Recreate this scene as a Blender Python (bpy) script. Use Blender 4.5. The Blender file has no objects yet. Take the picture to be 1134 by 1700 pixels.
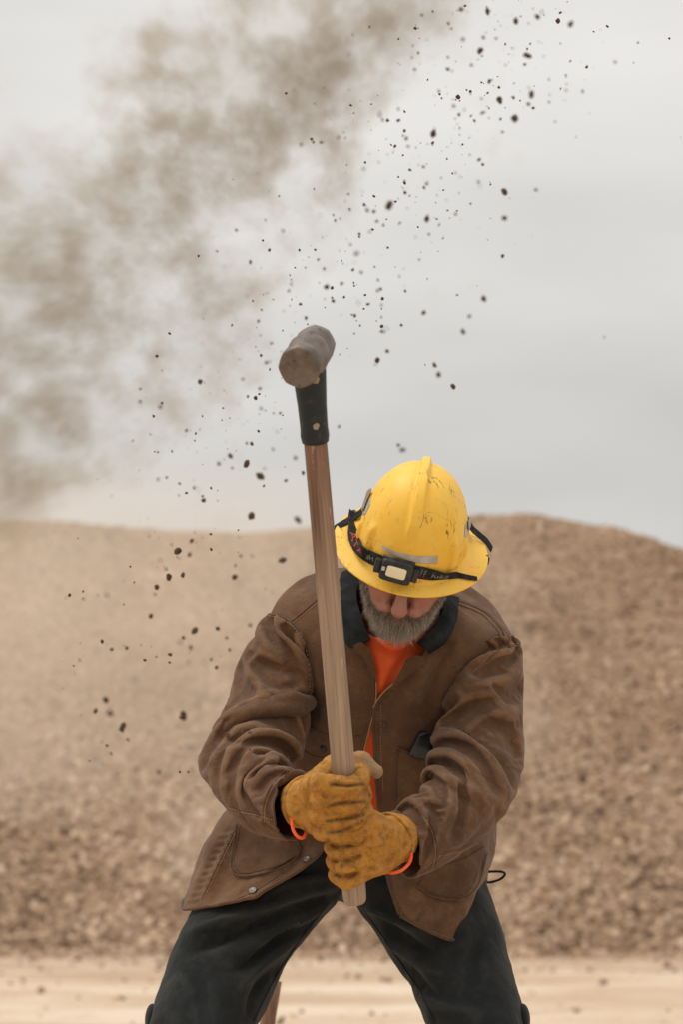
import bpy, math, random
import numpy as np
from mathutils import Vector, Matrix, Euler
from mathutils.bvhtree import BVHTree

random.seed(7)
rng = np.random.default_rng(7)
S = bpy.context.scene
COL = S.collection
R = math.radians

# ------------------------------------------------------------------ camera
CAM_Y, CAM_Z, PITCH, LENS = -4.46, 0.74, R(8.8), 85.0
cam_d = bpy.data.cameras.new('camera')
cam_d.sensor_fit = 'VERTICAL'
cam_d.sensor_height = 36.0
cam_d.sensor_width = 24.0
cam_d.lens = LENS
cam_d.clip_start = 0.05
cam_d.clip_end = 3000
cam_d.dof.use_dof = True
cam_d.dof.focus_distance = 4.33
cam_d.dof.aperture_fstop = 4.6
cam_d.dof.aperture_blades = 0
cam = bpy.data.objects.new('camera', cam_d)
COL.objects.link(cam)
cam.location = (0, CAM_Y, CAM_Z)
cam.rotation_euler = (math.pi / 2 + PITCH, 0, 0)
S.camera = cam

# ------------------------------------------------------------------ sky and sun
SUN_EL, SUN_ROT = R(66), R(258)
W = bpy.data.worlds.new('World')
S.world = W
W.use_nodes = True
wn, wl = W.node_tree.nodes, W.node_tree.links
wn.clear()
w_out = wn.new('ShaderNodeOutputWorld')
w_bg = wn.new('ShaderNodeBackground')
w_bg.inputs['Strength'].default_value = 0.1
sky = wn.new('ShaderNodeTexSky')
sky.sky_type = 'NISHITA'
sky.sun_disc = False
sky.sun_elevation = SUN_EL
sky.sun_rotation = SUN_ROT
sky.air_density = 1.0
sky.dust_density = 4.0
tc = wn.new('ShaderNodeTexCoord')
sep = wn.new('ShaderNodeSeparateXYZ')
wl.new(tc.outputs['Generated'], sep.inputs[0])
el = wn.new('ShaderNodeMapRange')                 # overcast dome: brighter towards the zenith
el.inputs['From Min'].default_value = 0.0
el.inputs['From Max'].default_value = 1.0
el.inputs['To Min'].default_value = 5.55
el.inputs['To Max'].default_value = 13.6
wl.new(sep.outputs['Z'], el.inputs['Value'])
mp = wn.new('ShaderNodeMapping')
mp.inputs['Scale'].default_value = (2.2, 2.2, 7.0)
mp.inputs['Rotation'].default_value = (0.15, 0.1, 0.0)
wl.new(tc.outputs['Generated'], mp.inputs['Vector'])
nz = wn.new('ShaderNodeTexNoise')
nz.inputs['Scale'].default_value = 1.7
nz.inputs['Detail'].default_value = 4.0
nz.inputs['Roughness'].default_value = 0.45
wl.new(mp.outputs[0], nz.inputs['Vector'])
nr = wn.new('ShaderNodeMapRange')
nr.inputs['From Min'].default_value = 0.3
nr.inputs['From Max'].default_value = 0.7
nr.inputs['To Min'].default_value = 0.86
nr.inputs['To Max'].default_value = 1.14
wl.new(nz.outputs['Fac'], nr.inputs['Value'])
mul = wn.new('ShaderNodeMath'); mul.operation = 'MULTIPLY'
wl.new(el.outputs[0], mul.inputs[0]); wl.new(nr.outputs[0], mul.inputs[1])
comb = wn.new('ShaderNodeVectorMath'); comb.operation = 'SCALE'
comb.inputs[0].default_value = (1.0, 0.972, 0.930)
wl.new(mul.outputs[0], comb.inputs['Scale'])
mixs = wn.new('ShaderNodeMixRGB')
mixs.inputs['Fac'].default_value = 0.94           # cloud cover over the clear sky
wl.new(sky.outputs['Color'], mixs.inputs['Color1'])
wl.new(comb.outputs[0], mixs.inputs['Color2'])
wl.new(mixs.outputs[0], w_bg.inputs['Color'])
wl.new(w_bg.outputs[0], w_out.inputs['Surface'])

sun_d = bpy.data.lights.new('sun', 'SUN')
sun_d.energy = 1.5
sun_d.angle = R(28)
sun_d.color = (1.0, 0.95, 0.88)
sun = bpy.data.objects.new('sun', sun_d)
COL.objects.link(sun)
sun.rotation_euler = Vector((math.sin(SUN_ROT) * math.cos(SUN_EL), math.cos(SUN_ROT) * math.cos(SUN_EL), math.sin(SUN_EL))).to_track_quat('Z', 'Y').to_euler()
sun.location = (0, 0, 30)

S.view_settings.view_transform = 'Standard'
S.view_settings.look = 'None'
S.view_settings.gamma = 1.0
S.view_settings.use_curve_mapping = False
S.view_settings.exposure = 0.0
S.render.engine = 'CYCLES'
S.cycles.use_denoising = True
S.cycles.max_bounces = 8
S.cycles.volume_bounces = 2
S.cycles.volume_step_rate = 1.0
S.cycles.caustics_reflective = False
S.cycles.caustics_refractive = False

# ------------------------------------------------------------------ geometry helpers
FPX = LENS / 36.0 * 1700.0
CP = np.array([0, CAM_Y, CAM_Z])
FW = np.array([0, math.cos(PITCH), math.sin(PITCH)])
UP = np.array([0, -math.sin(PITCH), math.cos(PITCH)])

def ray(px, py):
    return FW + np.array([1.0, 0, 0]) * ((px - 567) / FPX) + UP * ((850 - py) / FPX)

def at(px, py, Y):
    d = ray(px, py)
    return CP + d * ((Y - CAM_Y) / d[1])

def project(V):
    d = np.asarray(V, float) - CP
    z = d @ FW
    return np.stack([567 + FPX * d[:, 0] / z, 850 - FPX * (d @ UP) / z], 1)

def nrm(v):
    v = np.asarray(v, float)
    return v / (np.linalg.norm(v, axis=-1, keepdims=True) + 1e-12)

def crv(P, n, closed=False):
    """Catmull-Rom through the rows of P (first axis), resampled to n rows."""
    P = np.asarray(P, float)
    m = len(P)
    if closed:
        t = np.linspace(0, m, n, endpoint=False)
    else:
        t = np.linspace(0, m - 1, n)
    i = np.floor(t).astype(int)
    if not closed:
        i = np.minimum(i, m - 2)
    f = (t - i).reshape((-1,) + (1,) * (P.ndim - 1))
    if closed:
        p0, p1, p2, p3 = P[(i - 1) % m], P[i % m], P[(i + 1) % m], P[(i + 2) % m]
    else:
        E = np.concatenate([[2 * P[0] - P[1]], P, [2 * P[-1] - P[-2]]])
        p0, p1, p2, p3 = E[i], E[i + 1], E[i + 2], E[i + 3]
    return 0.5 * (2 * p1 + (p2 - p0) * f + (2 * p0 - 5 * p1 + 4 * p2 - p3) * f ** 2 + (3 * p1 - p0 - 3 * p2 + p3) * f ** 3)

def grid_faces(nr_, nc, close_c=False, close_r=False):
    rr = np.arange(nr_ if close_r else nr_ - 1)
    cc = np.arange(nc if close_c else nc - 1)
    r, c = np.meshgrid(rr, cc, indexing='ij')
    r2, c2 = (r + 1) % nr_, (c + 1) % nc
    return np.stack([r * nc + c, r * nc + c2, r2 * nc + c2, r2 * nc + c], -1).reshape(-1, 4)

def vnormals(V, F):
    F = np.asarray(F)
    n = np.cross(V[F[:, 2]] - V[F[:, 0]], V[F[:, -1]] - V[F[:, 1]]) if F.shape[1] == 4 else np.cross(V[F[:, 1]] - V[F[:, 0]], V[F[:, 2]] - V[F[:, 0]])
    out = np.zeros_like(V)
    for k in range(F.shape[1]):
        np.add.at(out, F[:, k], n)
    return nrm(out)

def thicken(V, F, t):
    """a sheet gets a back side and rims; t is measured against the normals"""
    N = vnormals(V, F)
    n = len(V)
    e = np.concatenate([F[:, [k, (k + 1) % F.shape[1]]] for k in range(F.shape[1])])
    key = np.sort(e, 1)
    code = key[:, 0].astype(np.int64) * n + key[:, 1]
    u, idx, cnt = np.unique(code, return_index=True, return_counts=True)
    b = e[idx[cnt == 1]]
    rim = np.stack([b[:, 1], b[:, 0], b[:, 0] + n, b[:, 1] + n], 1)
    back = F[:, ::-1] + n
    if F.shape[1] == 3:
        back = np.concatenate([back, back[:, :1]], 1); F = np.concatenate([F, F[:, :1]], 1)
    return np.concatenate([V, V - N * t]), np.concatenate([F, back, rim])

def hash_noise(P, seed=0):
    """smooth 3-D value noise in [-1, 1], vectorised"""
    P = np.asarray(P, float)
    i = np.floor(P).astype(np.int64)
    f = P - i
    f = f * f * f * (f * (f * 6 - 15) + 10)
    def h(a):
        n = (a[:, 0] * 73856093) ^ (a[:, 1] * 19349663) ^ (a[:, 2] * 83492791) ^ (seed * 2654435761 % 1000003)
        n = (n ^ (n >> 13)) * 1274126177 & 0x7fffffff
        n = (n ^ (n >> 16)) * 1103515245 & 0x7fffffff
        return n / 0x7fffffff * 2 - 1
    out = 0
    for dx in (0, 1):
        for dy in (0, 1):
            for dz in (0, 1):
                w = (f[:, 0] if dx else 1 - f[:, 0]) * (f[:, 1] if dy else 1 - f[:, 1]) * (f[:, 2] if dz else 1 - f[:, 2])
                out = out + w * h(i + np.array([dx, dy, dz]))
    return out

def fbm(P, octaves=4, seed=0, gain=0.5):
    a, s, out = 1.0, 1.0, 0
    for k in range(octaves):
        out = out + a * hash_noise(np.asarray(P) * s, seed + k)
        a *= gain; s *= 2.03
    return out

WORLD_AT = {}
def mesh_obj(name, V, F, mat, parent=None, smooth=True, label=None, category=None, group=None, kind=None, attr=None):
    V = np.asarray(V, float)
    org = WORLD_AT.get(parent.name, np.zeros(3)) if parent is not None else np.zeros(3)
    me = bpy.data.meshes.new(name)
    if isinstance(F, np.ndarray):
        n, k = F.shape
        me.vertices.add(len(V)); me.vertices.foreach_set('co', (V - org).astype(np.float32).ravel())
        if k == 4 and np.any(F[:, 3] == F[:, 0]):
            deg = F[:, 3] == F[:, 0]
            lens = np.where(deg, 3, 4)
            idx = np.concatenate([F[:, :3], np.where(deg[:, None], -1, F[:, 3:])], 1).ravel()
            idx = idx[idx >= 0]
        else:
            lens = np.full(n, k); idx = F.ravel()
        me.loops.add(len(idx)); me.loops.foreach_set('vertex_index', idx.astype(np.int32))
        me.polygons.add(n)
        me.polygons.foreach_set('loop_start', np.concatenate([[0], np.cumsum(lens)[:-1]]).astype(np.int32))
        me.update(calc_edges=True)
        me.validate()
    else:
        me.from_pydata((V - org).tolist(), [], [list(map(int, f)) for f in F])
        me.update()
    if smooth:
        me.polygons.foreach_set('use_smooth', np.ones(len(me.polygons), bool))
    if attr:
        for an, arr in attr.items():
            a = me.attributes.new(an, 'FLOAT', 'POINT')
            a.data.foreach_set('value', np.asarray(arr, np.float32))
    me.materials.append(mat)
    o = bpy.data.objects.new(name, me)
    COL.objects.link(o)
    if parent is not None:
        o.parent = parent
        WORLD_AT[o.name] = org
    else:
        WORLD_AT[o.name] = np.zeros(3)
    tag(o, label, category, group, kind)
    return o

def tag(o, label=None, category=None, group=None, kind=None):
    if label: o['label'] = label
    if category: o['category'] = category
    if group: o['group'] = group
    if kind: o['kind'] = kind

def thing(name, loc, label, category, group=None):
    o = bpy.data.objects.new(name, None)
    COL.objects.link(o)
    o.location = loc
    o.empty_display_size = 0.1
    WORLD_AT[o.name] = np.array(loc, float)
    tag(o, label, category, group)
    return o

def merge(*parts):
    Vs, Fs, n = [], [], 0
    for V, F in parts:
        V = np.asarray(V, float); F = np.asarray(F)
        if F.shape[1] == 3: F = np.concatenate([F, F[:, :1]], 1)
        Vs.append(V); Fs.append(F + n); n += len(V)
    return np.concatenate(Vs), np.concatenate(Fs)

def tube(P, r, n=8, cap=True):
    """round tube along the polyline P; r a number or one per point"""
    P = np.asarray(P, float)
    m = len(P)
    r = np.full(m, r) if np.isscalar(r) else np.asarray(r, float)
    T = nrm(np.gradient(P, axis=0))
    a = np.array([0, 0, 1.0]) if abs(T[0][2]) < 0.9 else np.array([1.0, 0, 0])
    N = nrm(np.cross(T[0], a))
    rows = []
    for i in range(m):
        N = nrm(N - T[i] * (N @ T[i])); B = np.cross(T[i], N)
        th = np.linspace(0, 2 * np.pi, n, endpoint=False)[:, None]
        rows.append(P[i] + r[i] * (np.cos(th) * N + np.sin(th) * B))
    V = np.concatenate(rows)
    F = grid_faces(m, n, close_c=True)
    if cap:
        V = np.concatenate([V, [P[0], P[-1]]])
        k = np.arange(n); k2 = (k + 1) % n
        c0 = np.stack([np.full(n, m * n), k2, k, np.full(n, m * n)], 1)
        c1 = np.stack([np.full(n, m * n + 1), (m - 1) * n + k, (m - 1) * n + k2, np.full(n, m * n + 1)], 1)
        F = np.concatenate([F, c0, c1])
    return V, F

def loft(secs, nu, nv, cap=True, expo=1.0, pts=None):
    """secs: (A px, B px, Y centre, half depth). Rings through silhouette points A, B seen from the front."""
    C0 = []
    for (A, B, Yc, dp) in secs:
        a, b = at(A[0], A[1], Yc), at(B[0], B[1], Yc)
        C0.append(np.concatenate([(a + b) / 2, (b - a) / 2, [dp]]))
    C = crv(np.array(C0), nv)
    cen, h, dp = C[:, :3], C[:, 3:6], C[:, 6]
    T = nrm(np.gradient(cen, axis=0))
    Nn = nrm(np.cross(h, T))
    for i in range(len(Nn)):
        if Nn[i][1] > 0: Nn[i] = -Nn[i]
    th = np.linspace(0, 2 * np.pi, nu, endpoint=False)
    ct, st = np.cos(th), np.sin(th)
    ct = np.sign(ct) * np.abs(ct) ** expo; st = np.sign(st) * np.abs(st) ** expo
    V = (cen[:, None] + h[:, None] * ct[None, :, None] + (Nn * dp[:, None])[:, None] * st[None, :, None]).reshape(-1, 3)
    F = grid_faces(nv, nu, close_c=True)
    if cap:
        n = nu
        k = np.arange(n); k2 = (k + 1) % n
        c0 = np.stack([np.full(n, nv * n), k2, k, np.full(n, nv * n)], 1)
        c1 = np.stack([np.full(n, nv * n + 1), (nv - 1) * n + k, (nv - 1) * n + k2, np.full(n, nv * n + 1)], 1)
        V = np.concatenate([V, [cen[0], cen[-1]]])
        F = np.concatenate([F, c0, c1])
    N = vnormals(V, np.where(F[:, 3:] == F[:, :1], F[:, [0, 1, 2, 2]], F))
    mid = V[(nv // 2) * nu:(nv // 2 + 1) * nu]
    if np.mean(np.sum((mid - mid.mean(0)) * N[(nv // 2) * nu:(nv // 2 + 1) * nu], 1)) < 0:
        F = F[:, ::-1]
    return V, F

def relax(V, F, it=1, lam=0.5):
    e = np.concatenate([F[:, [k, (k + 1) % F.shape[1]]] for k in range(F.shape[1])])
    e = e[e[:, 0] != e[:, 1]]
    for _ in range(it):
        s = np.zeros_like(V); c = np.zeros(len(V))
        for k in range(3):
            s[:, k] = np.bincount(e[:, 0], V[e[:, 1], k], len(V)) + np.bincount(e[:, 1], V[e[:, 0], k], len(V))
        c = np.bincount(e[:, 0], minlength=len(V)) + np.bincount(e[:, 1], minlength=len(V))
        V = V + lam * (s / np.maximum(c, 1)[:, None] - V)
    return V

def strokes(V, F, lst, gain=1.0, pw=2.0):
    """press folds into a cloth surface: lst of (points px, height m, w_left px, w_right px)"""
    for (pts, amp, wl_, wr_) in lst:
        N = vnormals(V, np.where(F[:, 3:] == F[:, :1], F[:, [0, 1, 2, 2]], F) if F.shape[1] == 4 else F)
        P = project(V)
        Q = crv(np.array(pts, float), 8 * len(pts)) if len(pts) > 2 else np.linspace(pts[0], pts[1], 12)
        w = max(wl_, wr_)
        box = (P[:, 0] > Q[:, 0].min() - 3 * w) & (P[:, 0] < Q[:, 0].max() + 3 * w) & (P[:, 1] > Q[:, 1].min() - 3 * w) & (P[:, 1] < Q[:, 1].max() + 3 * w)
        view = nrm(CP - V)
        facing = np.clip((np.sum(N * view, 1) + 0.15) / 0.35, 0, 1)
        box &= facing > 0
        idx = np.nonzero(box)[0]
        if len(idx) == 0: continue
        p = P[idx]
        best = np.full(len(idx), 1e9); sd = np.zeros(len(idx)); tt = np.zeros(len(idx))
        m = len(Q) - 1
        for k in range(m):
            a, b = Q[k], Q[k + 1]
            ab = b - a
            L2 = ab @ ab + 1e-9
            t = np.clip(((p - a) @ ab) / L2, 0, 1)
            dvec = p - a - t[:, None] * ab
            d = np.hypot(dvec[:, 0], dvec[:, 1])
            side = np.sign(ab[0] * dvec[:, 1] - ab[1] * dvec[:, 0])
            up = d < best
            best[up] = d[up]; sd[up] = (side * d)[up]; tt[up] = (k + t[up]) / m
        wd = np.where(sd > 0, wr_, wl_)
        prof = np.exp(-np.abs(sd / wd) ** pw)
        env = np.clip(np.sin(np.pi * np.clip(tt * 0.94 + 0.03, 0, 1)), 0, 1) ** 0.7
        V = V.copy()
        V[idx] += N[idx] * (amp * gain * prof * env * facing[idx])[:, None]
    return V

def bvh_of(V, F):
    return BVHTree.FromPolygons([Vector(v) for v in V], [[int(i) for i in (f[:3] if len(f) == 4 and f[3] == f[0] else f)] for f in F])

def hit(bvh, px, py):
    d = Vector(ray(px, py)).normalized()
    loc, n, i, dist = bvh.ray_cast(Vector(CP), d)
    if loc is None: return None
    n = n.normalized()
    if n.dot(d) > 0: n = -n
    return np.array(loc), np.array(n)

def on_surface(bvh, pts, n=40, off=0.0):
    Q = crv(np.array(pts, float), n) if len(pts) > 2 else np.linspace(pts[0], pts[1], n)
    P, Ns = [], []
    for q in Q:
        h = hit(bvh, q[0], q[1])
        if h is not None:
            P.append(h[0] + h[1] * off); Ns.append(h[1])
    return np.array(P), np.array(Ns)

def smooth_line(P, it=2):
    P = np.array(P)
    for _ in range(it):
        P[1:-1] = 0.5 * P[1:-1] + 0.25 * (P[:-2] + P[2:])
    return P

def patch(bvh, top, bot, nu, nv, off, thick, flat=0.6):
    """a cloth patch pressed on a surface: between two pixel curves"""
    T_, B_ = crv(np.array(top, float), nu), crv(np.array(bot, float), nu)
    V = np.zeros((nv, nu, 3)); ok = np.zeros((nv, nu), bool); NN = np.zeros((nv, nu, 3))
    for j in range(nv):
        t = j / (nv - 1)
        for i in range(nu):
            q = T_[i] * (1 - t) + B_[i] * t
            h = hit(bvh, q[0], q[1])
            if h is not None:
                V[j, i] = h[0]; NN[j, i] = h[1]; ok[j, i] = True
    d = np.sum((V - CP) * FW, 2)
    med = np.median(d[ok])
    for j in range(nv):
        for i in range(nu):
            if not ok[j, i] or abs(d[j, i] - med) > 0.12:
                q = T_[i] * (1 - j / (nv - 1)) + B_[i] * j / (nv - 1)
                r_ = ray(q[0], q[1]); V[j, i] = CP + r_ * med; NN[j, i] = [0, -1, 0]
    NN = nrm(NN.mean((0, 1)) * flat + NN * (1 - flat))
    V = V + NN * off
    V = V.reshape(-1, 3); F = grid_faces(nv, nu)
    N = vnormals(V, F)
    if np.mean(np.sum(N * (CP - V), 1)) < 0: F = F[:, ::-1]
    V = relax(V, F, 1, 0.4)
    return thicken(V, F, thick)

# ---- signed distance field on a rectilinear grid, meshed by surface nets
class Field:
    def __init__(self, xs, ys, zs):
        self.x, self.y, self.z = [np.asarray(a, np.float32) for a in (xs, ys, zs)]
        self.f = np.full((len(xs), len(ys), len(zs)), 0.5, np.float32)
    def win(self, lo, hi, m):
        s = []
        for a, l, h in zip((self.x, self.y, self.z), lo, hi):
            i0, i1 = np.searchsorted(a, l - m), np.searchsorted(a, h + m)
            s.append(slice(max(i0 - 1, 0), min(i1 + 1, len(a))))
        return tuple(s), self.x[s[0]][:, None, None], self.y[s[1]][None, :, None], self.z[s[2]][None, None, :]
    def put(self, s, d, k, op):
        f = self.f[s]
        if op == 'add':
            if k > 0:
                h = np.clip(0.5 + 0.5 * (f - d) / k, 0, 1)
                self.f[s] = f * (1 - h) + d * h - k * h * (1 - h)
            else:
                self.f[s] = np.minimum(f, d)
        else:
            if k > 0:
                h = np.clip(0.5 - 0.5 * (f + d) / k, 0, 1)
                self.f[s] = f * (1 - h) - d * h + k * h * (1 - h)
            else:
                self.f[s] = np.maximum(f, -d)
    def capsule(self, a, b, ra, rb=None, k=0.01, op='add'):
        rb = ra if rb is None else rb
        a, b = np.asarray(a, float), np.asarray(b, float)
        rm = max(ra, rb)
        s, X, Y, Z = self.win(np.minimum(a, b) - rm, np.maximum(a, b) + rm, k + 0.03)
        ab = b - a
        t = np.clip(((X - a[0]) * ab[0] + (Y - a[1]) * ab[1] + (Z - a[2]) * ab[2]) / (ab @ ab + 1e-12), 0, 1)
        d = np.sqrt((X - a[0] - t * ab[0]) ** 2 + (Y - a[1] - t * ab[1]) ** 2 + (Z - a[2] - t * ab[2]) ** 2) - (ra + (rb - ra) * t)
        self.put(s, d.astype(np.float32), k, op)
    def ellipsoid(self, c, r, M=None, k=0.01, op='add'):
        c, r = np.asarray(c, float), np.asarray(r, float)
        M = np.eye(3) if M is None else np.asarray(M)
        ext = np.full(3, r.max())
        s, X, Y, Z = self.win(c - ext, c + ext, k + 0.03)
        X, Y, Z = X - c[0], Y - c[1], Z - c[2]
        L = [(M[0, j] * X + M[1, j] * Y + M[2, j] * Z) for j in range(3)]
        k0 = np.sqrt(sum((L[j] / r[j]) ** 2 for j in range(3)))
        k1 = np.sqrt(sum((L[j] / r[j] ** 2) ** 2 for j in range(3))) + 1e-9
        self.put(s, (k0 * (k0 - 1) / k1).astype(np.float32), k, op)
    def mesh(self):
        f = self.f
        ins = f < 0
        nx, ny, nz_ = f.shape
        c = np.zeros((nx - 1, ny - 1, nz_ - 1), np.uint8)
        for dx in (0, 1):
            for dy in (0, 1):
                for dz in (0, 1):
                    c += ins[dx:nx - 1 + dx, dy:ny - 1 + dy, dz:nz_ - 1 + dz]
        act = (c > 0) & (c < 8)
        I = np.argwhere(act)
        idx = np.full(act.shape, -1, np.int64); idx[act] = np.arange(len(I))
        acc = np.zeros((len(I), 3)); cnt = np.zeros(len(I))
        ax = (self.x, self.y, self.z)
        corners = [(a, b, d) for a in (0, 1) for b in (0, 1) for d in (0, 1)]
        for A in corners:
            for k in range(3):
                if A[k] == 0:
                    B = list(A); B[k] = 1
                    ia = I + np.array(A); ib = I + np.array(B)
                    fa = f[ia[:, 0], ia[:, 1], ia[:, 2]]; fb = f[ib[:, 0], ib[:, 1], ib[:, 2]]
                    m = (fa < 0) != (fb < 0)
                    t = np.where(m, fa / np.where(m, fa - fb, 1), 0)
                    pa = np.stack([ax[q][ia[:, q]] for q in range(3)], 1); pb = np.stack([ax[q][ib[:, q]] for q in range(3)], 1)
                    acc += np.where(m[:, None], pa + (pb - pa) * t[:, None], 0); cnt += m
        V = acc / np.maximum(cnt, 1)[:, None]
        F = []
        for k in range(3):
            sl0 = [slice(None)] * 3; sl1 = [slice(None)] * 3
            sl0[k] = slice(0, -1); sl1[k] = slice(1, None)
            a, b = ins[tuple(sl0)], ins[tuple(sl1)]
            E = np.argwhere(a != b)
            o1, o2 = [q for q in range(3) if q != k]
            ok = (E[:, o1] > 0) & (E[:, o2] > 0) & (E[:, o1] < f.shape[o1] - 1) & (E[:, o2] < f.shape[o2] - 1)
            E = E[ok]
            d1 = np.zeros(3, int); d1[o1] = 1
            d2 = np.zeros(3, int); d2[o2] = 1
            q = [E - d1 - d2, E - d2, E, E - d1]
            ids = np.stack([idx[p[:, 0], p[:, 1], p[:, 2]] for p in q], 1)
            sgn = a[E[:, 0], E[:, 1], E[:, 2]]
            flip = sgn if k != 1 else ~sgn
            ids = np.where(flip[:, None], ids, ids[:, ::-1])
            F.append(ids)
        return V, np.concatenate(F)

# ------------------------------------------------------------------ material helpers
class M:
    def __init__(self, name, rough=0.8, spec=0.3):
        self.m = bpy.data.materials.new(name); self.m.use_nodes = True
        self.t = self.m.node_tree; self.n = self.t.nodes; self.l = self.t.links
        self.b = self.n['Principled BSDF']
        self.b.inputs['Roughness'].default_value = rough
        self.b.inputs['Specular IOR Level'].default_value = spec
        tcn = self.n.new('ShaderNodeTexCoord'); self.co = tcn.outputs['Object']
    def mapping(self, scale=(1, 1, 1), rot=(0, 0, 0)):
        q = self.n.new('ShaderNodeMapping'); q.inputs['Scale'].default_value = scale; q.inputs['Rotation'].default_value = rot
        self.l.new(self.co, q.inputs['Vector']); return q.outputs[0]
    def noise(self, scale, detail=4, rough=0.5, vec=None, dist=0.0):
        q = self.n.new('ShaderNodeTexNoise')
        q.inputs['Scale'].default_value = scale; q.inputs['Detail'].default_value = detail
        q.inputs['Roughness'].default_value = rough; q.inputs['Distortion'].default_value = dist
        self.l.new(vec or self.co, q.inputs['Vector']); return q.outputs['Fac']
    def voronoi(self, scale, out='Distance', vec=None, feature='F1'):
        q = self.n.new('ShaderNodeTexVoronoi'); q.feature = feature; q.inputs['Scale'].default_value = scale
        self.l.new(vec or self.co, q.inputs['Vector']); return q.outputs[out]
    def ramp(self, fac, stops):
        q = self.n.new('ShaderNodeValToRGB')
        while len(q.color_ramp.elements) < len(stops): q.color_ramp.elements.new(0.5)
        for e, (p, c) in zip(q.color_ramp.elements, stops):
            e.position = p; e.color = (*c, 1) if len(c) == 3 else c
        self.l.new(fac, q.inputs[0]); return q.outputs[0]
    def rng(self, v, a, b, c=0.0, d=1.0):
        q = self.n.new('ShaderNodeMapRange')
        for k, x in zip(('From Min', 'From Max', 'To Min', 'To Max'), (a, b, c, d)): q.inputs[k].default_value = x
        self.l.new(v, q.inputs['Value']); return q.outputs[0]
    def mix(self, fac, a, b, mode='MIX'):
        q = self.n.new('ShaderNodeMixRGB'); q.blend_type = mode
        for inp, v in (('Fac', fac), ('Color1', a), ('Color2', b)):
            if isinstance(v, (int, float)): q.inputs[inp].default_value = v
            elif isinstance(v, tuple): q.inputs[inp].default_value = (*v, 1)
            else: self.l.new(v, q.inputs[inp])
        return q.outputs[0]
    def math(self, op, a, b=0.0):
        q = self.n.new('ShaderNodeMath'); q.operation = op
        for i, v in enumerate((a, b)):
            if isinstance(v, (int, float)): q.inputs[i].default_value = v
            else: self.l.new(v, q.inputs[i])
        return q.outputs[0]
    def attr(self, name):
        q = self.n.new('ShaderNodeAttribute'); q.attribute_name = name; return q.outputs['Fac']
    def col(self, c):
        if isinstance(c, tuple): self.b.inputs['Base Color'].default_value = (*c, 1)
        else: self.l.new(c, self.b.inputs['Base Color'])
        return self
    def rgh(self, v):
        self.l.new(v, self.b.inputs['Roughness']); return self
    def bump(self, h, dist, strength=1.0):
        q = self.n.new('ShaderNodeBump'); q.inputs['Distance'].default_value = dist; q.inputs['Strength'].default_value = strength
        self.l.new(h, q.inputs['Height'])
        if self.b.inputs['Normal'].is_linked:
            self.l.new(self.b.inputs['Normal'].links[0].from_socket, q.inputs['Normal'])
        self.l.new(q.outputs[0], self.b.inputs['Normal']); return self

def canvas(name, c0, c1, dust=(0.33, 0.22, 0.14), dustamt=0.35):
    m = M(name, 0.9, 0.15)
    n1 = m.noise(9, 5, 0.6)
    c = m.mix(m.rng(n1, 0.35, 0.65), c0, c1)
    c = m.mix(m.math('MULTIPLY', m.rng(m.noise(26, 6, 0.7), 0.52, 0.75), dustamt), c, dust)
    c = m.mix(m.math('MULTIPLY', m.rng(m.noise(60, 4, 0.6), 0.58, 0.75), 0.35), c, tuple(x * 0.45 for x in c0))
    c = m.mix(m.math('MULTIPLY', m.rng(m.math('ADD', m.attr('wear_shading'), m.math('MULTIPLY', m.math('SUBTRACT', m.noise(40, 4), 0.5), 0.8)), 0.56, 0.95), 0.40), c, (0.290, 0.158, 0.080))  # rubbed ridges, plus fold highlights and chest shade painted into the colour
    fine = m.noise(360, 3, 0.6)
    c = m.mix(0.5, c, m.ramp(fine, [(0.3, (0.35, 0.35, 0.35)), (0.7, (0.65, 0.65, 0.65))]), 'OVERLAY')
    m.col(c)
    m.bump(fine, 0.0006, 0.6)
    m.bump(m.noise(55, 4, 0.6), 0.003, 0.55)
    m.b.inputs['Sheen Weight'].default_value = 0.12
    m.b.inputs['Sheen Roughness'].default_value = 0.6
    return m.m

MAT = {}
MAT['jacket'] = canvas('brown_duck_canvas', (0.082, 0.039, 0.0185), (0.130, 0.066, 0.032), dust=(0.26, 0.155, 0.085), dustamt=0.34)
MAT['jacket_seam'] = canvas('brown_seam_canvas', (0.085, 0.047, 0.026), (0.115, 0.064, 0.037))
MAT['lining'] = canvas('dark_lining', (0.03, 0.022, 0.018), (0.05, 0.035, 0.028), dustamt=0.1)
m = M('tan_thread', 0.8); m.col((0.36, 0.225, 0.135)); MAT['thread'] = m.m
m = M('corduroy_collar', 0.95, 0.1)
wv = m.n.new('ShaderNodeTexWave'); wv.inputs['Scale'].default_value = 190; wv.inputs['Distortion'].default_value = 1.0
m.l.new(m.mapping((1, 0.4, 0.4), (0, 0.5, 0.3)), wv.inputs['Vector'])
m.col(m.mix(m.rng(m.noise(30, 4), 0.35, 0.7), (0.013, 0.0160, 0.0172), (0.034, 0.038, 0.039))); m.bump(wv.outputs['Fac'], 0.0012, 0.7)
MAT['corduroy'] = m.m
m = M('black_work_trousers', 0.95, 0.1)
c = m.mix(m.rng(m.noise(7, 5, 0.6), 0.35, 0.7), (0.0110, 0.0130, 0.0137), (0.0215, 0.0245, 0.0255))
c = m.mix(m.math('MULTIPLY', m.rng(m.noise(12, 8, 0.75), 0.50, 0.80), 0.20), c, (0.13, 0.12, 0.10))
c = m.mix(m.math('MULTIPLY', m.rng(m.math('ADD', m.attr('wear_shading'), m.math('MULTIPLY', m.math('SUBTRACT', m.noise(30, 5, .65), 0.5), 0.7)), 0.60, 1.0), 0.16), c, (0.085, 0.088, 0.082))  # paler fold ridges: highlights painted onto the black cloth
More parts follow.
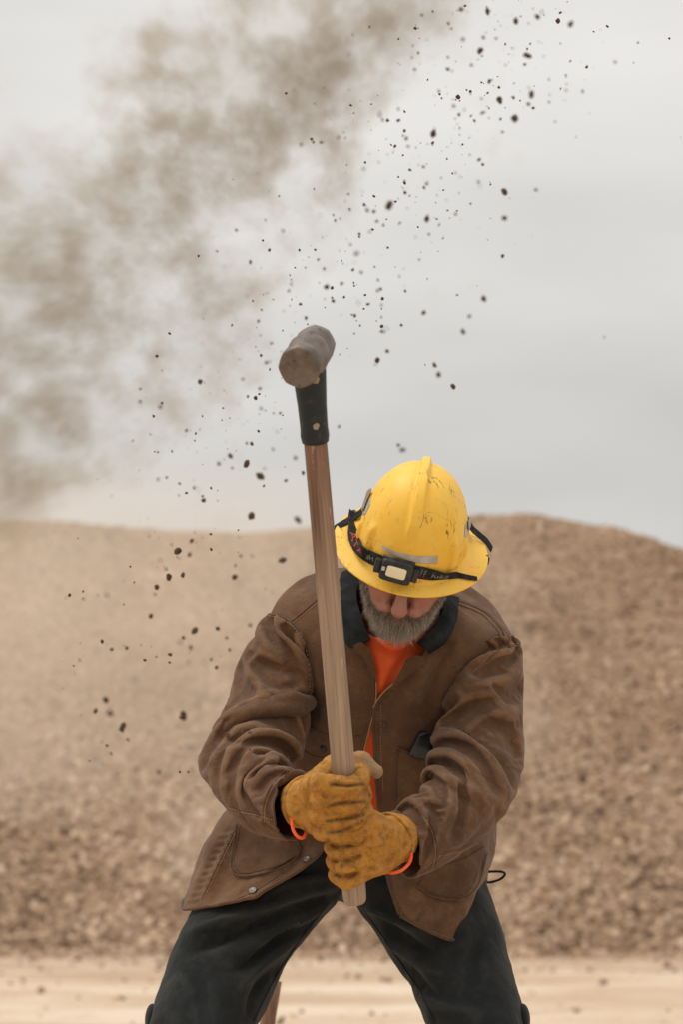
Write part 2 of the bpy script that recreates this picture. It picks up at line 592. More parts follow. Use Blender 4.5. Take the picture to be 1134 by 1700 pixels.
c = m.mix(m.math('MULTIPLY', m.rng(m.noise(600, 2, 0.5), 0.60, 0.75), m.rng(m.noise(9, 5, 0.7), 0.45, 0.65, 0.05, 0.40)), c, (0.14, 0.13, 0.12))
m.col(c); m.bump(m.noise(700, 2), 0.0005, 0.5); m.bump(m.noise(50, 4, 0.6), 0.003, 0.5)
m.b.inputs['Sheen Weight'].default_value = 0.10; m.b.inputs['Sheen Roughness'].default_value = 0.5
MAT['trousers'] = m.m
m = M('orange_jersey', 0.85, 0.15)
m.col(m.mix(m.rng(m.noise(22, 4), 0.3, 0.7), (0.86, 0.115, 0.030), (0.93, 0.165, 0.050))); m.bump(m.noise(500, 2), 0.0004, 0.4); m.bump(m.noise(30, 3), 0.004, 0.5)
MAT['shirt'] = m.m
def leather(name, c0, c1):
    m = M(name, 0.7, 0.25)
    c = m.mix(m.rng(m.noise(30, 5, 0.65), 0.35, 0.68), c0, c1)
    c = m.mix(m.math('MULTIPLY', m.rng(m.noise(52, 6, 0.72), 0.50, 0.72), 0.8), c, (0.055, 0.028, 0.012))
    c = m.mix(m.math('MULTIPLY', m.rng(m.noise(150, 4, 0.7), 0.55, 0.75), 0.5), c, (0.045, 0.025, 0.014))
    c = m.mix(m.math('MULTIPLY', m.rng(m.noise(85, 5, 0.75, vec=m.mapping((1, 1.3, 0.6), (0.5, 0.2, 0))), 0.56, 0.74), 0.4), c, (0.46, 0.33, 0.20))
    c = m.mix(m.math('MULTIPLY', m.attr('pale'), m.rng(m.noise(60, 5, .7), .30, .5, .45, .95)), c, (0.25, 0.165, 0.095))
    c = m.mix(m.math('MULTIPLY', m.attr('grime_shade'), m.rng(m.noise(70, 5, .7), .3, .6, .15, .85)), c, (0.045, 0.024, 0.010))  # grime along the finger gaps, also painting in the shade of the creases
    m.col(c); m.bump(m.noise(420, 4, 0.6), 0.0006, 0.5); m.bump(m.noise(90, 4, 0.6), 0.0015, 0.4)
    return m.m
MAT['glove'] = leather('mustard_work_leather', (0.33, 0.142, 0.019), (0.48, 0.228, 0.042))
MAT['glove_pale'] = leather('worn_pale_leather', (0.34, 0.20, 0.10), (0.44, 0.29, 0.16))
m = M('yellow_hard_plastic', 0.38, 0.45)
base = m.mix(m.rng(m.noise(14, 4, 0.6), 0.35, 0.7), (0.84, 0.487, 0.043), (0.87, 0.555, 0.085))
sc = m.math('MULTIPLY', m.rng(m.noise(70, 6, 0.78, vec=m.mapping((1.0, 1.0, 0.30), (0.2, 0.5, 0)), dist=0.8), 0.565, 0.615), m.rng(m.noise(19, 2), 0.45, 0.58))
c = m.mix(m.math('MULTIPLY', sc, 0.85), base, (0.10, 0.055, 0.02))
c = m.mix(m.math('MULTIPLY', m.rng(m.noise(30, 4, 0.7), 0.60, 0.75), 0.45), c, (0.50, 0.27, 0.03))
ln = m.math('MULTIPLY', m.rng(m.math('ABSOLUTE', m.math('SUBTRACT', m.noise(11, 3, 0.5, dist=0.5), 0.5)), 0.0, 0.004, 1.0, 0.0), m.rng(m.noise(9, 1), 0.52, 0.6))
c = m.mix(m.math('MULTIPLY', ln, 0.7), c, (0.16, 0.09, 0.03))
m.col(c); m.rgh(m.rng(m.noise(24, 5, 0.6), 0.3, 0.7, 0.42, 0.62)); m.bump(m.noise(160, 3), 0.0003, 0.5)
MAT['helmet'] = m.m
m = M('grey_reflective_tape', 0.42, 0.5); m.col(m.mix(m.rng(m.noise(60, 5, 0.7), 0.4, 0.7), (0.50, 0.48, 0.45), (0.36, 0.33, 0.29))); m.b.inputs['Metallic'].default_value = 0.15; MAT['tape'] = m.m
m = M('black_webbing', 0.85, 0.2); m.col(m.mix(m.rng(m.noise(90, 3), 0.4, 0.7), (0.012, 0.014, 0.016), (0.035, 0.038, 0.040))); m.bump(m.noise(900, 1), 0.0004, 0.6); MAT['webbing'] = m.m
m = M('black_hard_plastic', 0.45, 0.4); m.col(m.mix(m.rng(m.noise(60, 4), 0.4, 0.75), (0.012, 0.014, 0.016), (0.05, 0.048, 0.045))); MAT['plastic'] = m.m
m = M('led_lens', 0.3, 0.5); m.col((0.80, 0.72, 0.52)); MAT['lens'] = m.m
m = M('grey_print', 0.7); m.col((0.24, 0.24, 0.235)); MAT['print_grey'] = m.m
m = M('red_print', 0.7); m.col((0.42, 0.05, 0.045)); MAT['print_red'] = m.m
# wood: stained at the head end, pale where it is gripped
m = M('hickory_handle', 0.55, 0.35)
cx = m.n.new('ShaderNodeCombineXYZ')
for k_, a_ in enumerate(('wood_x', 'wood_y', 'wood_t')): m.l.new(m.attr(a_), cx.inputs[k_])
def wv_(sc_): 
    q = m.n.new('ShaderNodeVectorMath'); q.operation = 'MULTIPLY'; q.inputs[1].default_value = sc_; m.l.new(cx.outputs[0], q.inputs[0]); return q.outputs[0]
grain = m.noise(1.0, 5, 0.6, vec=wv_((60, 60, 2.2)), dist=0.3)
grain2 = m.noise(1.0, 4, 0.6, vec=wv_((190, 190, 3.0)))
pale = m.mix(m.rng(grain, 0.35, 0.65), (0.27, 0.185, 0.125), (0.40, 0.30, 0.22))
dark = m.mix(m.rng(grain, 0.40, 0.64), (0.125, 0.066, 0.041), (0.26, 0.150, 0.097))
hh = m.math('ADD', m.attr('wood_t'), m.math('MULTIPLY', m.math('SUBTRACT', m.noise(1.0, 4, vec=wv_((38, 38, 2.4))), 0.5), 1.5))
c = m.mix(m.rng(hh, 0.40, 0.72), pale, dark)
c = m.mix(m.math('MULTIPLY', m.rng(grain2, 0.52, 0.70), 0.45), c, (0.06, 0.035, 0.02))
c = m.mix(m.math('MULTIPLY', m.math('MULTIPLY', m.rng(m.noise(1.0, 4, 0.7, vec=wv_((120, 120, 14))), 0.66, 0.70), m.rng(m.attr('wood_t'), 0.3, 0.5)), 0.8), c, (0.50, 0.38, 0.28))
m.col(c); m.bump(grain2, 0.0008, 0.5)
MAT['wood'] = m.m
m = M('forged_steel', 0.55, 0.5)
c = m.mix(m.rng(m.noise(30, 5, 0.65), 0.35, 0.68), (0.10, 0.078, 0.062), (0.21, 0.175, 0.15))
c = m.mix(m.math('MULTIPLY', m.rng(m.noise(55, 4, 0.6), 0.6, 0.72), 0.6), c, (0.30, 0.15, 0.07))
m.col(c); m.b.inputs['Metallic'].default_value = 0.45; m.bump(m.noise(60, 3), 0.0006, 0.4); MAT['steel'] = m.m
m = M('black_rubber_guard', 0.5, 0.4)
m.col(m.mix(m.rng(m.noise(70, 5, 0.7), 0.55, 0.75), (0.006, 0.013, 0.016), (0.05, 0.050, 0.045))); m.bump(m.noise(60, 4), 0.002, 0.5); MAT['rubber'] = m.m
m = M('ochre_mud', 0.95, 0.1); m.col((0.36, 0.27, 0.19)); MAT['mud'] = m.m
m = M('brass_button', 0.4, 0.5); m.b.inputs['Metallic'].default_value = 0.8; m.col(m.mix(m.rng(m.noise(200, 3), 0.4, 0.7), (0.10, 0.09, 0.075), (0.28, 0.25, 0.21))); MAT['button'] = m.m
m = M('skin', 0.5, 0.35)
bm_ = m.attr('beard'); rd = m.attr('ruddy')
c = m.mix(m.rng(m.noise(45, 4, 0.6), 0.35, 0.7), (0.33, 0.175, 0.130), (0.41, 0.225, 0.170))
c = m.mix(m.math('MULTIPLY', rd, 0.7), c, (0.37, 0.130, 0.095))
c = m.mix(m.math('MULTIPLY', bm_, 0.8), c, (0.135, 0.10, 0.08))
m.col(c); m.b.inputs['Subsurface Weight'].default_value = 0.12; m.b.inputs['Subsurface Radius'].default_value = (0.01, 0.004, 0.002); m.b.inputs['Subsurface Scale'].default_value = 0.3
m.bump(m.noise(380, 4), 0.0008, 0.5); MAT['skin'] = m.m
m = M('grey_hair', 0.55, 0.3)
m.col(m.ramp(m.attr('tone'), [(0.0, (0.035, 0.026, 0.020)), (0.45, (0.11, 0.082, 0.062)), (0.75, (0.28, 0.24, 0.205)), (1.0, (0.52, 0.48, 0.43))])); MAT['hair'] = m.m
m = M('eye_white', 0.2, 0.5); m.col((0.7, 0.66, 0.62)); MAT['eye'] = m.m
m = M('iris', 0.2, 0.5); m.col((0.03, 0.04, 0.05)); MAT['iris'] = m.m
m = M('dark_earth', 0.95, 0.1); m.col(m.mix(m.rng(m.noise(90, 4), 0.3, 0.7), (0.055, 0.035, 0.026), (0.15, 0.10, 0.072))); m.bump(m.noise(300, 3), 0.002, 0.6); MAT['clod'] = m.m
m = M('smooth_black_leather', 0.28, 0.5); m.col((0.018, 0.020, 0.024)); m.bump(m.noise(60, 3), 0.002, 0.3); MAT['case'] = m.m
m = M('weathered_stake', 0.8, 0.2); m.col(m.mix(m.rng(m.noise(40, 4, 0.6, vec=m.mapping((3, 3, 0.2))), 0.35, 0.65), (0.17, 0.095, 0.06), (0.28, 0.17, 0.11))); MAT['stake'] = m.m

# ------------------------------------------------------------------ ground, gravel hill
FOOT_Y, SLOPE = 22.3, 0.66
crest_px = np.array([(-900, 905), (-500, 880), (-200, 862), (0, 842), (150, 845), (250, 848), (390, 852), (450, 844), (500, 839), (600, 840), (780, 841), (880, 843), (930, 852), (1000, 860), (1030, 864), (1080, 888), (1134, 921), (1300, 1010), (1500, 1130), (1800, 1330), (2100, 1500)], float)
def crest_height(x, ycr):
    """height of the crest above x, for a crest about ycr away"""
    px = 567 + FPX * x / ((ycr - CAM_Y) * math.cos(PITCH) + 5.0 * math.sin(PITCH))
    py = np.interp(px, crest_px[:, 0], crest_px[:, 1])
    t = np.tan(PITCH - np.arctan((py - 850) / FPX))
    return np.maximum(CAM_Z + (ycr - CAM_Y) * t, 0.0)
def hill_z(x, y):
    x = np.asarray(x, float); y = np.asarray(y, float)
    foot = FOOT_Y + 0.9 * fbm(np.stack([x * 0.22, x * 0, x * 0], -1), 4, 11)
    ych = 31.6
    H = crest_height(x, ych)
    up = (y - foot) * SLOPE
    cap = H + 0.0 * x
    dn = H - np.maximum(y - 37.0, 0) * 0.6
    cap = np.minimum(cap, dn)
    kk = 0.35
    h = np.clip(0.5 + 0.5 * (cap - up) / kk, 0, 1)
    z = cap * (1 - h) + up * h - kk * h * (1 - h)
    gully = 0.10 * fbm(np.stack([x * 0.9, y * 0.12, x * 0], -1), 3, 17)
    rough = gully + 0.13 * fbm(np.stack([x * 0.7, y * 0.7, x * 0], -1), 4, 3) + 0.05 * fbm(np.stack([x * 2.6, y * 1.2, x * 0], -1), 3, 5)
    edge = np.clip(z / 0.5, 0, 1) * np.clip((H + 0.4 - z) / 1.6, 0.10, 1)
    return z + rough * edge
def sandy(name):
    m = M(name, 0.95, 0.1)
    n = m.noise(0.35, 6, 0.6, vec=m.mapping((0.6, 1.0, 1)))
    c = m.ramp(n, [(0.30, (0.43, 0.305, 0.205)), (0.46, (0.54, 0.405, 0.285)), (0.56, (0.66, 0.535, 0.41)), (0.72, (0.73, 0.625, 0.51))])
    c = m.mix(m.math('MULTIPLY', m.rng(m.noise(3.5, 6, 0.7), 0.55, 0.72), 0.55), c, (0.27, 0.185, 0.12))
    c = m.mix(m.math('MULTIPLY', m.rng(m.noise(18, 4, 0.7), 0.56, 0.7), 0.5), c, (0.25, 0.17, 0.11))
    sy_ = m.n.new('ShaderNodeSeparateXYZ'); m.l.new(m.co, sy_.inputs[0])
    ap = m.math('ADD', sy_.outputs['Y'], m.math('MULTIPLY', m.math('SUBTRACT', m.noise(0.9, 5, 0.65), 0.5), 9.0))   # gravelly apron washed out from the pile
    c = m.mix(m.math('MULTIPLY', m.rng(ap, 15.5, 21.0), 0.85), c, m.mix(m.rng(m.noise(6, 6, 0.75), 0.35, 0.65), (0.27, 0.18, 0.112), (0.47, 0.33, 0.215)))
    m.col(c); m.bump(m.noise(9, 6, 0.7), 0.03, 0.8)
    return m.m
MAT['sand'] = sandy('pale_sand')
m = M('gravel_fines', 0.95, 0.1)
c = m.ramp(m.noise(0.5, 6, 0.62), [(0.3, (0.33, 0.215, 0.132)), (0.5, (0.44, 0.30, 0.195)), (0.7, (0.52, 0.375, 0.255))])
c = m.mix(m.math('MULTIPLY', m.rng(m.noise(5, 6, 0.75), 0.5, 0.72), 0.55), c, (0.17, 0.105, 0.068))
c = m.mix(m.math('MULTIPLY', m.rng(m.noise(9, 5, 0.75), 0.56, 0.72), 0.5), c, (0.56, 0.42, 0.29))
m.col(c); m.bump(m.noise(8, 6, 0.75), 0.10, 1.0); MAT['hill'] = m.m

def ground_z(x, y):
    return 0.035 * fbm(np.stack([x * 0.5, y * 0.5, 0 * x], -1), 3, 21) * np.clip((np.hypot(x, y) - 3) / 4, 0, 1)
gx = np.concatenate([[-600, -250, -110, -55], np.linspace(-26, 26, 150), [55, 110, 250, 600]])
gy = np.concatenate([[-300, -100, -30], np.linspace(-8, 48, 170), [70, 130, 280, 600, 1200]])
GX, GY = np.meshgrid(gx, gy)
gz = ground_z(GX.ravel(), GY.ravel())
gz = np.where((np.abs(GX.ravel()) > 30) | (GY.ravel() > 49) | (GY.ravel() < -9), 0, gz)
mesh_obj('ground', np.stack([GX.ravel(), GY.ravel(), gz], 1), grid_faces(len(gy), len(gx)), MAT['sand'], kind='structure', label='pale sandy ground in front of the gravel pile')
hx = np.linspace(-16, 16, 260); hy = np.linspace(FOOT_Y - 2.5, 48, 220)
HX, HY = np.meshgrid(hx, hy)
hz = hill_z(HX.ravel(), HY.ravel())
mesh_obj('gravel_hill', np.stack([HX.ravel(), HY.ravel(), hz - 0.06], 1), grid_faces(len(hy), len(hx)), MAT['hill'], kind='structure', label='long brown gravel stockpile across the background')

# stones: a few lumpy shapes copied over the slope, one object of stuff
def icos(sub=1):
    p = (1 + 5 ** 0.5) / 2
    V = nrm(np.array([(-1, p, 0), (1, p, 0), (-1, -p, 0), (1, -p, 0), (0, -1, p), (0, 1, p), (0, -1, -p), (0, 1, -p), (p, 0, -1), (p, 0, 1), (-p, 0, -1), (-p, 0, 1)], float))
    F = np.array([(0, 11, 5), (0, 5, 1), (0, 1, 7), (0, 7, 10), (0, 10, 11), (1, 5, 9), (5, 11, 4), (11, 10, 2), (10, 7, 6), (7, 1, 8), (3, 9, 4), (3, 4, 2), (3, 2, 6), (3, 6, 8), (3, 8, 9), (4, 9, 5), (2, 4, 11), (6, 2, 10), (8, 6, 7), (9, 8, 1)])
    for _ in range(sub):
        V = V.tolist(); cache = {}; nf = []
        def mid(a, b):
            k = (min(a, b), max(a, b))
            if k not in cache:
                V.append(nrm((np.array(V[a]) + V[b]) / 2).tolist()); cache[k] = len(V) - 1
            return cache[k]
        for a, b, c_ in F:
            ab, bc, ca = mid(a, b), mid(b, c_), mid(c_, a)
            nf += [(a, ab, ca), (b, bc, ab), (c_, ca, bc), (ab, bc, ca)]
        V = np.array(V); F = np.array(nf)
    return V, F
def scatter(name, P, size, mat, label, base=None, tone=None):
    V0, F0 = base or icos(0)
    n = len(P)
    q = rng.normal(size=(n, 4)); q /= np.linalg.norm(q, axis=1)[:, None]
    w, x, y, z = q.T
    Rm = np.stack([1 - 2 * (y * y + z * z), 2 * (x * y - z * w), 2 * (x * z + y * w), 2 * (x * y + z * w), 1 - 2 * (x * x + z * z), 2 * (y * z - x * w), 2 * (x * z - y * w), 2 * (y * z + x * w), 1 - 2 * (x * x + y * y)], 1).reshape(n, 3, 3)
    jit = 1 + 0.28 * rng.normal(size=(n, len(V0), 1)).clip(-1.5, 1.5)
    sc = size[:, None] * (1 + 0.25 * rng.normal(size=(n, 3))).clip(0.5, 1.6)
    V = np.einsum('nij,nvj->nvi', Rm, V0[None] * jit * sc[:, None, :]) + P[:, None, :]
    F = (F0[None] + (np.arange(n) * len(V0))[:, None, None]).reshape(-1, 3)
    tone = rng.random(n) if tone is None else tone
    return mesh_obj(name, V.reshape(-1, 3), F, mat, smooth=False, kind='stuff', label=label, attr={'tone': np.repeat(tone, len(V0))})
m = M('gravel_stone', 0.9, 0.2)
m.col(m.ramp(m.attr('tone'), [(0.0, (0.125, 0.075, 0.050)), (0.25, (0.25, 0.160, 0.103)), (0.5, (0.40, 0.270, 0.176)), (0.75, (0.50, 0.355, 0.24)), (1.0, (0.64, 0.50, 0.36))])); MAT['stone'] = m.m
n = 74000
sx = rng.uniform(-8.5, 8.5, n); sy = FOOT_Y - 0.3 + (33.0 - FOOT_Y) * rng.random(n)
sz = hill_z(sx, sy)
keep = sz > 0.0
sx, sy, sz = sx[keep], sy[keep], sz[keep]
big = np.clip(1 - sz / 5.5, 0.2, 1)
size = (0.014 + 0.026 * rng.random(len(sx)) ** 2.1) * (0.75 + 0.75 * big)
tone = np.clip(rng.normal(0.51, 0.31, len(sx)) + 0.20 * fbm(np.stack([sx * 0.8, sy * 0.8, 0 * sx], 1), 3, 31), 0, 1)
scatter('gravel', np.stack([sx, sy, sz - 0.06], 1), size, MAT['stone'], 'loose brown gravel covering the slope of the stockpile', tone=tone)
n = 4000
sx = rng.uniform(-6.5, 6.5, n); sy = FOOT_Y + 0.9 - rng.exponential(1.5, n); k_ = rng.random(n) < .07; sy[k_] = rng.uniform(6, FOOT_Y, k_.sum())
size = 0.009 + 0.030 * rng.random(n) ** 3
scatter('pebbles', np.stack([sx, sy, ground_z(sx, sy) + size * 0.3], 1), size, MAT['stone'], 'loose pebbles lying on the sandy ground')

# ------------------------------------------------------------------ the man: frames of reference
HC = at(683, 905, -0.12)                           # centre of the hat's brim
HPITCH, HROLL = R(43), R(10.5)
HM = np.array(Matrix.Rotation(HROLL, 3, 'Y') @ Matrix.Rotation(HPITCH, 3, 'X'))
def hd(x, f, z):
    """head space: x to the picture's right, f forward out of the face, z up the skull"""
    return HC + np.stack(np.broadcast_arrays(np.asarray(x, float), -np.asarray(f, float), np.asarray(z, float)), -1) @ HM.T
def to_hd(V):
    L = (np.asarray(V) - HC) @ HM
    return L[:, 0], -L[:, 1], L[:, 2]

FXW = 1.13
FO = np.array([0.0, .004, .017])                  # the face sits a little up and forward inside the hat
def fc(x, f, z): return hd(np.asarray(x, float) * FXW, np.asarray(f, float) + FO[1], np.asarray(z, float) + FO[2])
def to_fc(V):
    a, b, c_ = to_hd(V); return a / FXW, b - FO[1], c_ - FO[2]
AX0, AX1 = at(589.5, 1496, -0.24), at(511, 590, -0.70)   # hammer handle axis
AXD = nrm(AX1 - AX0)
E1 = nrm(np.array([1.0, 0, 0]) - AXD * AXD[0])
E2 = np.cross(E1, AXD)
def on_axis(py):
    lo, hi = -0.3, 1.5
    for _ in range(50):
        m_ = (lo + hi) / 2
        if project([AX0 + (AX1 - AX0) * m_])[0, 1] > py: lo = m_
        else: hi = m_
    return AX0 + (AX1 - AX0) * lo
def frame(c, u, w, s): return c + E1 * u + E2 * w + AXD * s
HAND_L, HAND_R = on_axis(1331), on_axis(1409)      # L: picture left (upper), R: picture right (lower)
WRIST_L, WRIST_R = at(523, 1337, -0.315), at(633, 1402, -0.272)

SLEEVE_L = [((445, 1020), (524, 1090), .085, .075), ((401, 1078), (522, 1148), .075, .088), ((378, 1172), (515, 1192), .04, .09), ((352, 1220), (505, 1232), .0, .085),
            ((332, 1276), (492, 1254), -.06, .078), ((348, 1326), (476, 1262), -.13, .070), ((392, 1374), (468, 1270), -.19, .062), ((436, 1394), (474, 1275), -.235, .055), ((484, 1396), (494, 1280), -.275, .050)]
SLEEVE_R = [((866, 1070), (780, 1098), .08, .072), ((868, 1128), (758, 1130), .065, .088), ((866, 1192), (732, 1192), .03, .09), ((867, 1252), (716, 1242), -.01, .085),
            ((859, 1326), (710, 1264), -.07, .078), ((832, 1368), (704, 1284), -.125, .070), ((788, 1404), (694, 1306), -.165, .062), ((738, 1440), (676, 1328), -.20, .055), ((686, 1459), (656, 1348), -.225, .050)]
def centres(secs): return [(at(*A, Y) + at(*B, Y)) / 2 for A, B, Y, d in secs]
LEG_L = [((440, 1385), (610, 1385), .30, .125), ((365, 1450), (590, 1455), .27, .125), ((318, 1525), (545, 1502), .23, .118), ((286, 1590), (497, 1562), .19, .112), ((264, 1645), (458, 1630), .15, .104),
         ((246, 1702), (427, 1692), .10, .10), ((228, 1780), (395, 1775), .06, .092), ((214, 1880), (358, 1880), .09, .086), ((200, 2000), (325, 2000), .14, .076), ((192, 2120), (300, 2125), .18, .068), ((190, 2150), (297, 2155), .19, .066)]
LEG_R = [((745, 1385), (560, 1385), .30, .125), ((800, 1448), (575, 1470), .27, .125), ((824, 1520), (606, 1512), .23, .118), ((842, 1580), (645, 1568), .19, .112), ((859, 1640), (684, 1630), .15, .104),
         ((874, 1702), (713, 1700), .10, .10), ((888, 1780), (748, 1780), .06, .092), ((900, 1880), (780, 1885), .09, .086), ((908, 2000), (806, 2005), .14, .076), ((912, 2120), (822, 2125), .18, .068), ((912, 2150), (824, 2155), .19, .066)]

def axis_pts(lo, hi, fine_lo, fine_hi, fine, coarse):
    a = np.arange(lo, fine_lo, coarse); b = np.arange(fine_lo, fine_hi, fine); c_ = np.arange(fine_hi, hi + coarse, coarse)
    return np.concatenate([a, b, c_])
FD = 0.0024
fx = axis_pts(-0.50, 0.50, HC[0] - .12, HC[0] + .10, FD, .014)
fy = axis_pts(-0.48, 0.55, HC[1] - .19, HC[1] + .13, FD, .014)
fz = axis_pts(-0.06, 1.60, HC[2] - .20, HC[2] + .05, FD, .014)
B = Field(fx, fy, fz)
hdm = HM @ np.diag([1, -1, 1])
# skull, jaw, cheeks
B.ellipsoid(fc(0, -.005, .025), (.080, .099, .105), hdm, k=.02)
B.ellipsoid(fc(0, .028, -.075), (.073, .068, .078), hdm, k=.03)
B.ellipsoid(fc(0, .070, -.128), (.034, .026, .028), hdm, k=.03)
for s in (-1, 1):
    B.ellipsoid(fc(s * .041, .066, -.062), (.029, .022, .024), hdm, k=.02)
    B.capsule(fc(s * .012, .094, -.026), fc(s * .046, .078, -.024), .0105, .009, k=.014)       # brow
    B.ellipsoid(fc(s * .031, .104, -.043), (.017, .016, .011), hdm, k=.012, op='sub')           # eye socket
    B.ellipsoid(fc(s * .031, .083, -.043), (.0145, .0145, .013), hdm, k=.004)                   # lids
    B.capsule(fc(s * .020, .0955, -.0415), fc(s * .042, .092, -.0415), .0022, k=.002, op='sub')
    B.capsule(fc(s * .022, .098, -.088), fc(s * .038, .080, -.108), .010, .012, k=.014)        # cheek beside the mouth
    B.ellipsoid(fc(s * .078, -.010, -.058), (.008, .020, .031), hdm, k=.006)                    # ear
    B.ellipsoid(fc(s * .084, -.006, -.055), (.005, .011, .018), hdm, k=.004, op='sub')
B.capsule(fc(0, .097, -.026), fc(0, .119, -.066), .0085, .0118, k=.010)                        # nose
B.ellipsoid(fc(0, .1230, -.0735), (.0150, .0150, .0130), hdm, k=.006)
for s in (-1, 1):
    B.ellipsoid(fc(s * .0195, .1090, -.0765), (.0085, .0125, .0092), hdm, k=.0022)
    B.capsule(fc(s * .031, .086, -.062), fc(s * .040, .078, -.090), .014, .013, k=.012)
    B.ellipsoid(fc(s * .024, .092, -.062), (.012, .011, .013), hdm, k=.012)
    B.ellipsoid(fc(s * .0085, .1130, -.0885), (.0046, .0075, .0050), hdm, k=.002, op='sub')
B.capsule(fc(-.021, .094, -.1085), fc(.021, .094, -.1085), .0075, k=.008)                      # lips
B.capsule(fc(-.019, .094, -.1190), fc(.019, .094, -.1190), .0080, k=.008)
B.capsule(fc(-.024, .1025, -.1135), fc(.024, .1025, -.1135), .0020, k=.003, op='sub')
# neck, trunk, limbs (under the clothes)
NK = at(664, 1035, .10)
B.capsule(fc(0, -.025, -.06), NK, .060, .066, k=.03)
TR = [at(664, 1060, .13), at(655, 1150, .19), at(640, 1260, .25), at(600, 1350, .30), at(585, 1385, .30)]
for a, b, ra, rb in ((TR[0], TR[1], .085, .095), (TR[1], TR[2], .095, .09), (TR[2], TR[3], .08, .075), (TR[3], TR[4], .075, .07)):
    B.capsule(a, b, ra, rb, k=.03)
B.capsule(at(560, 1085, .14), at(765, 1100, .14), .045, k=.03)
for secs, wr, hand in ((SLEEVE_L, WRIST_L, HAND_L), (SLEEVE_R, WRIST_R, HAND_R)):
    c_ = centres(secs)
    B.capsule(c_[0] * .4 + c_[1] * .6, c_[4], .034, .032, k=.02)
    B.capsule(at(600 if secs is SLEEVE_L else 735, 1090, .13), c_[0] * .4 + c_[1] * .6, .050, .036, k=.03)
    B.capsule(c_[4], wr, .028, .019, k=.02)
    sgn = -1 if hand is HAND_L else 1
    B.capsule(wr, frame(hand, sgn * .044, .010, .0), .019, .016, k=.012)
for secs in (LEG_L, LEG_R):
    c_ = centres(secs)
    B.capsule(TR[4] + np.array([0, .03, -.01]), c_[1] + np.array([0, .03, -.02]), .07, .066, k=.03)
    B.capsule(c_[1] + np.array([0, .02, -.02]), c_[6], .064, .045, k=.03)
    B.capsule(c_[6], c_[9], .044, .034, k=.02)
    an = c_[9]
    B.capsule([an[0], an[1], .045], [an[0] + (0.04 if an[0] > 0 else -.04), an[1] - .15, .03], .040, .030, k=.02)
    B.capsule(an, [an[0], an[1] + .02, .05], .036, .038, k=.02)
bV, bF = B.mesh()
bV = relax(bV, bF, 2, .4)
lx, lf, lz = to_fc(bV)
ax_ = np.abs(lx)
line = np.interp(ax_, [0, .016, .030, .046, .058, .066, .08], [-.0935, -.0925, -.095, -.083, -.052, -.02, .03])
beard_m = np.clip((line - lz) / .006, 0, 1) * np.clip((lf + .012 - 0.25 * np.clip(-.09 - lz, 0, 1)) / .02, 0, 1) * (lz > -.172) * np.clip((lz + .175) / .02, 0, 1)
beard_m *= 1 - np.exp(-(lx / .016) ** 2 - ((lz + .1165) / .004) ** 2) * .9
ruddy = np.exp(-((ax_ - .040) / .020) ** 2 - ((lz + .062) / .02) ** 2) + np.exp(-(lx / .018) ** 2 - ((lz + .075) / .016) ** 2) * (lf > .1)
man_label = 'bearded man in brown canvas jacket and black trousers bending forward, swinging a sledgehammer'
person = mesh_obj('person', bV, bF, MAT['skin'], label=man_label, category='person', attr={'beard': beard_m, 'ruddy': np.clip(ruddy, 0, 1)})
for s in (-1, 1):
    v, f = icos(2)
    e = mesh_obj('eye', fc(s * .031, .084, -.043) + v * .0118, f, MAT['eye'], person)
    mesh_obj('iris', fc(s * .031, .0925, -.0445) + v * .0048, f, MAT['iris'], e)

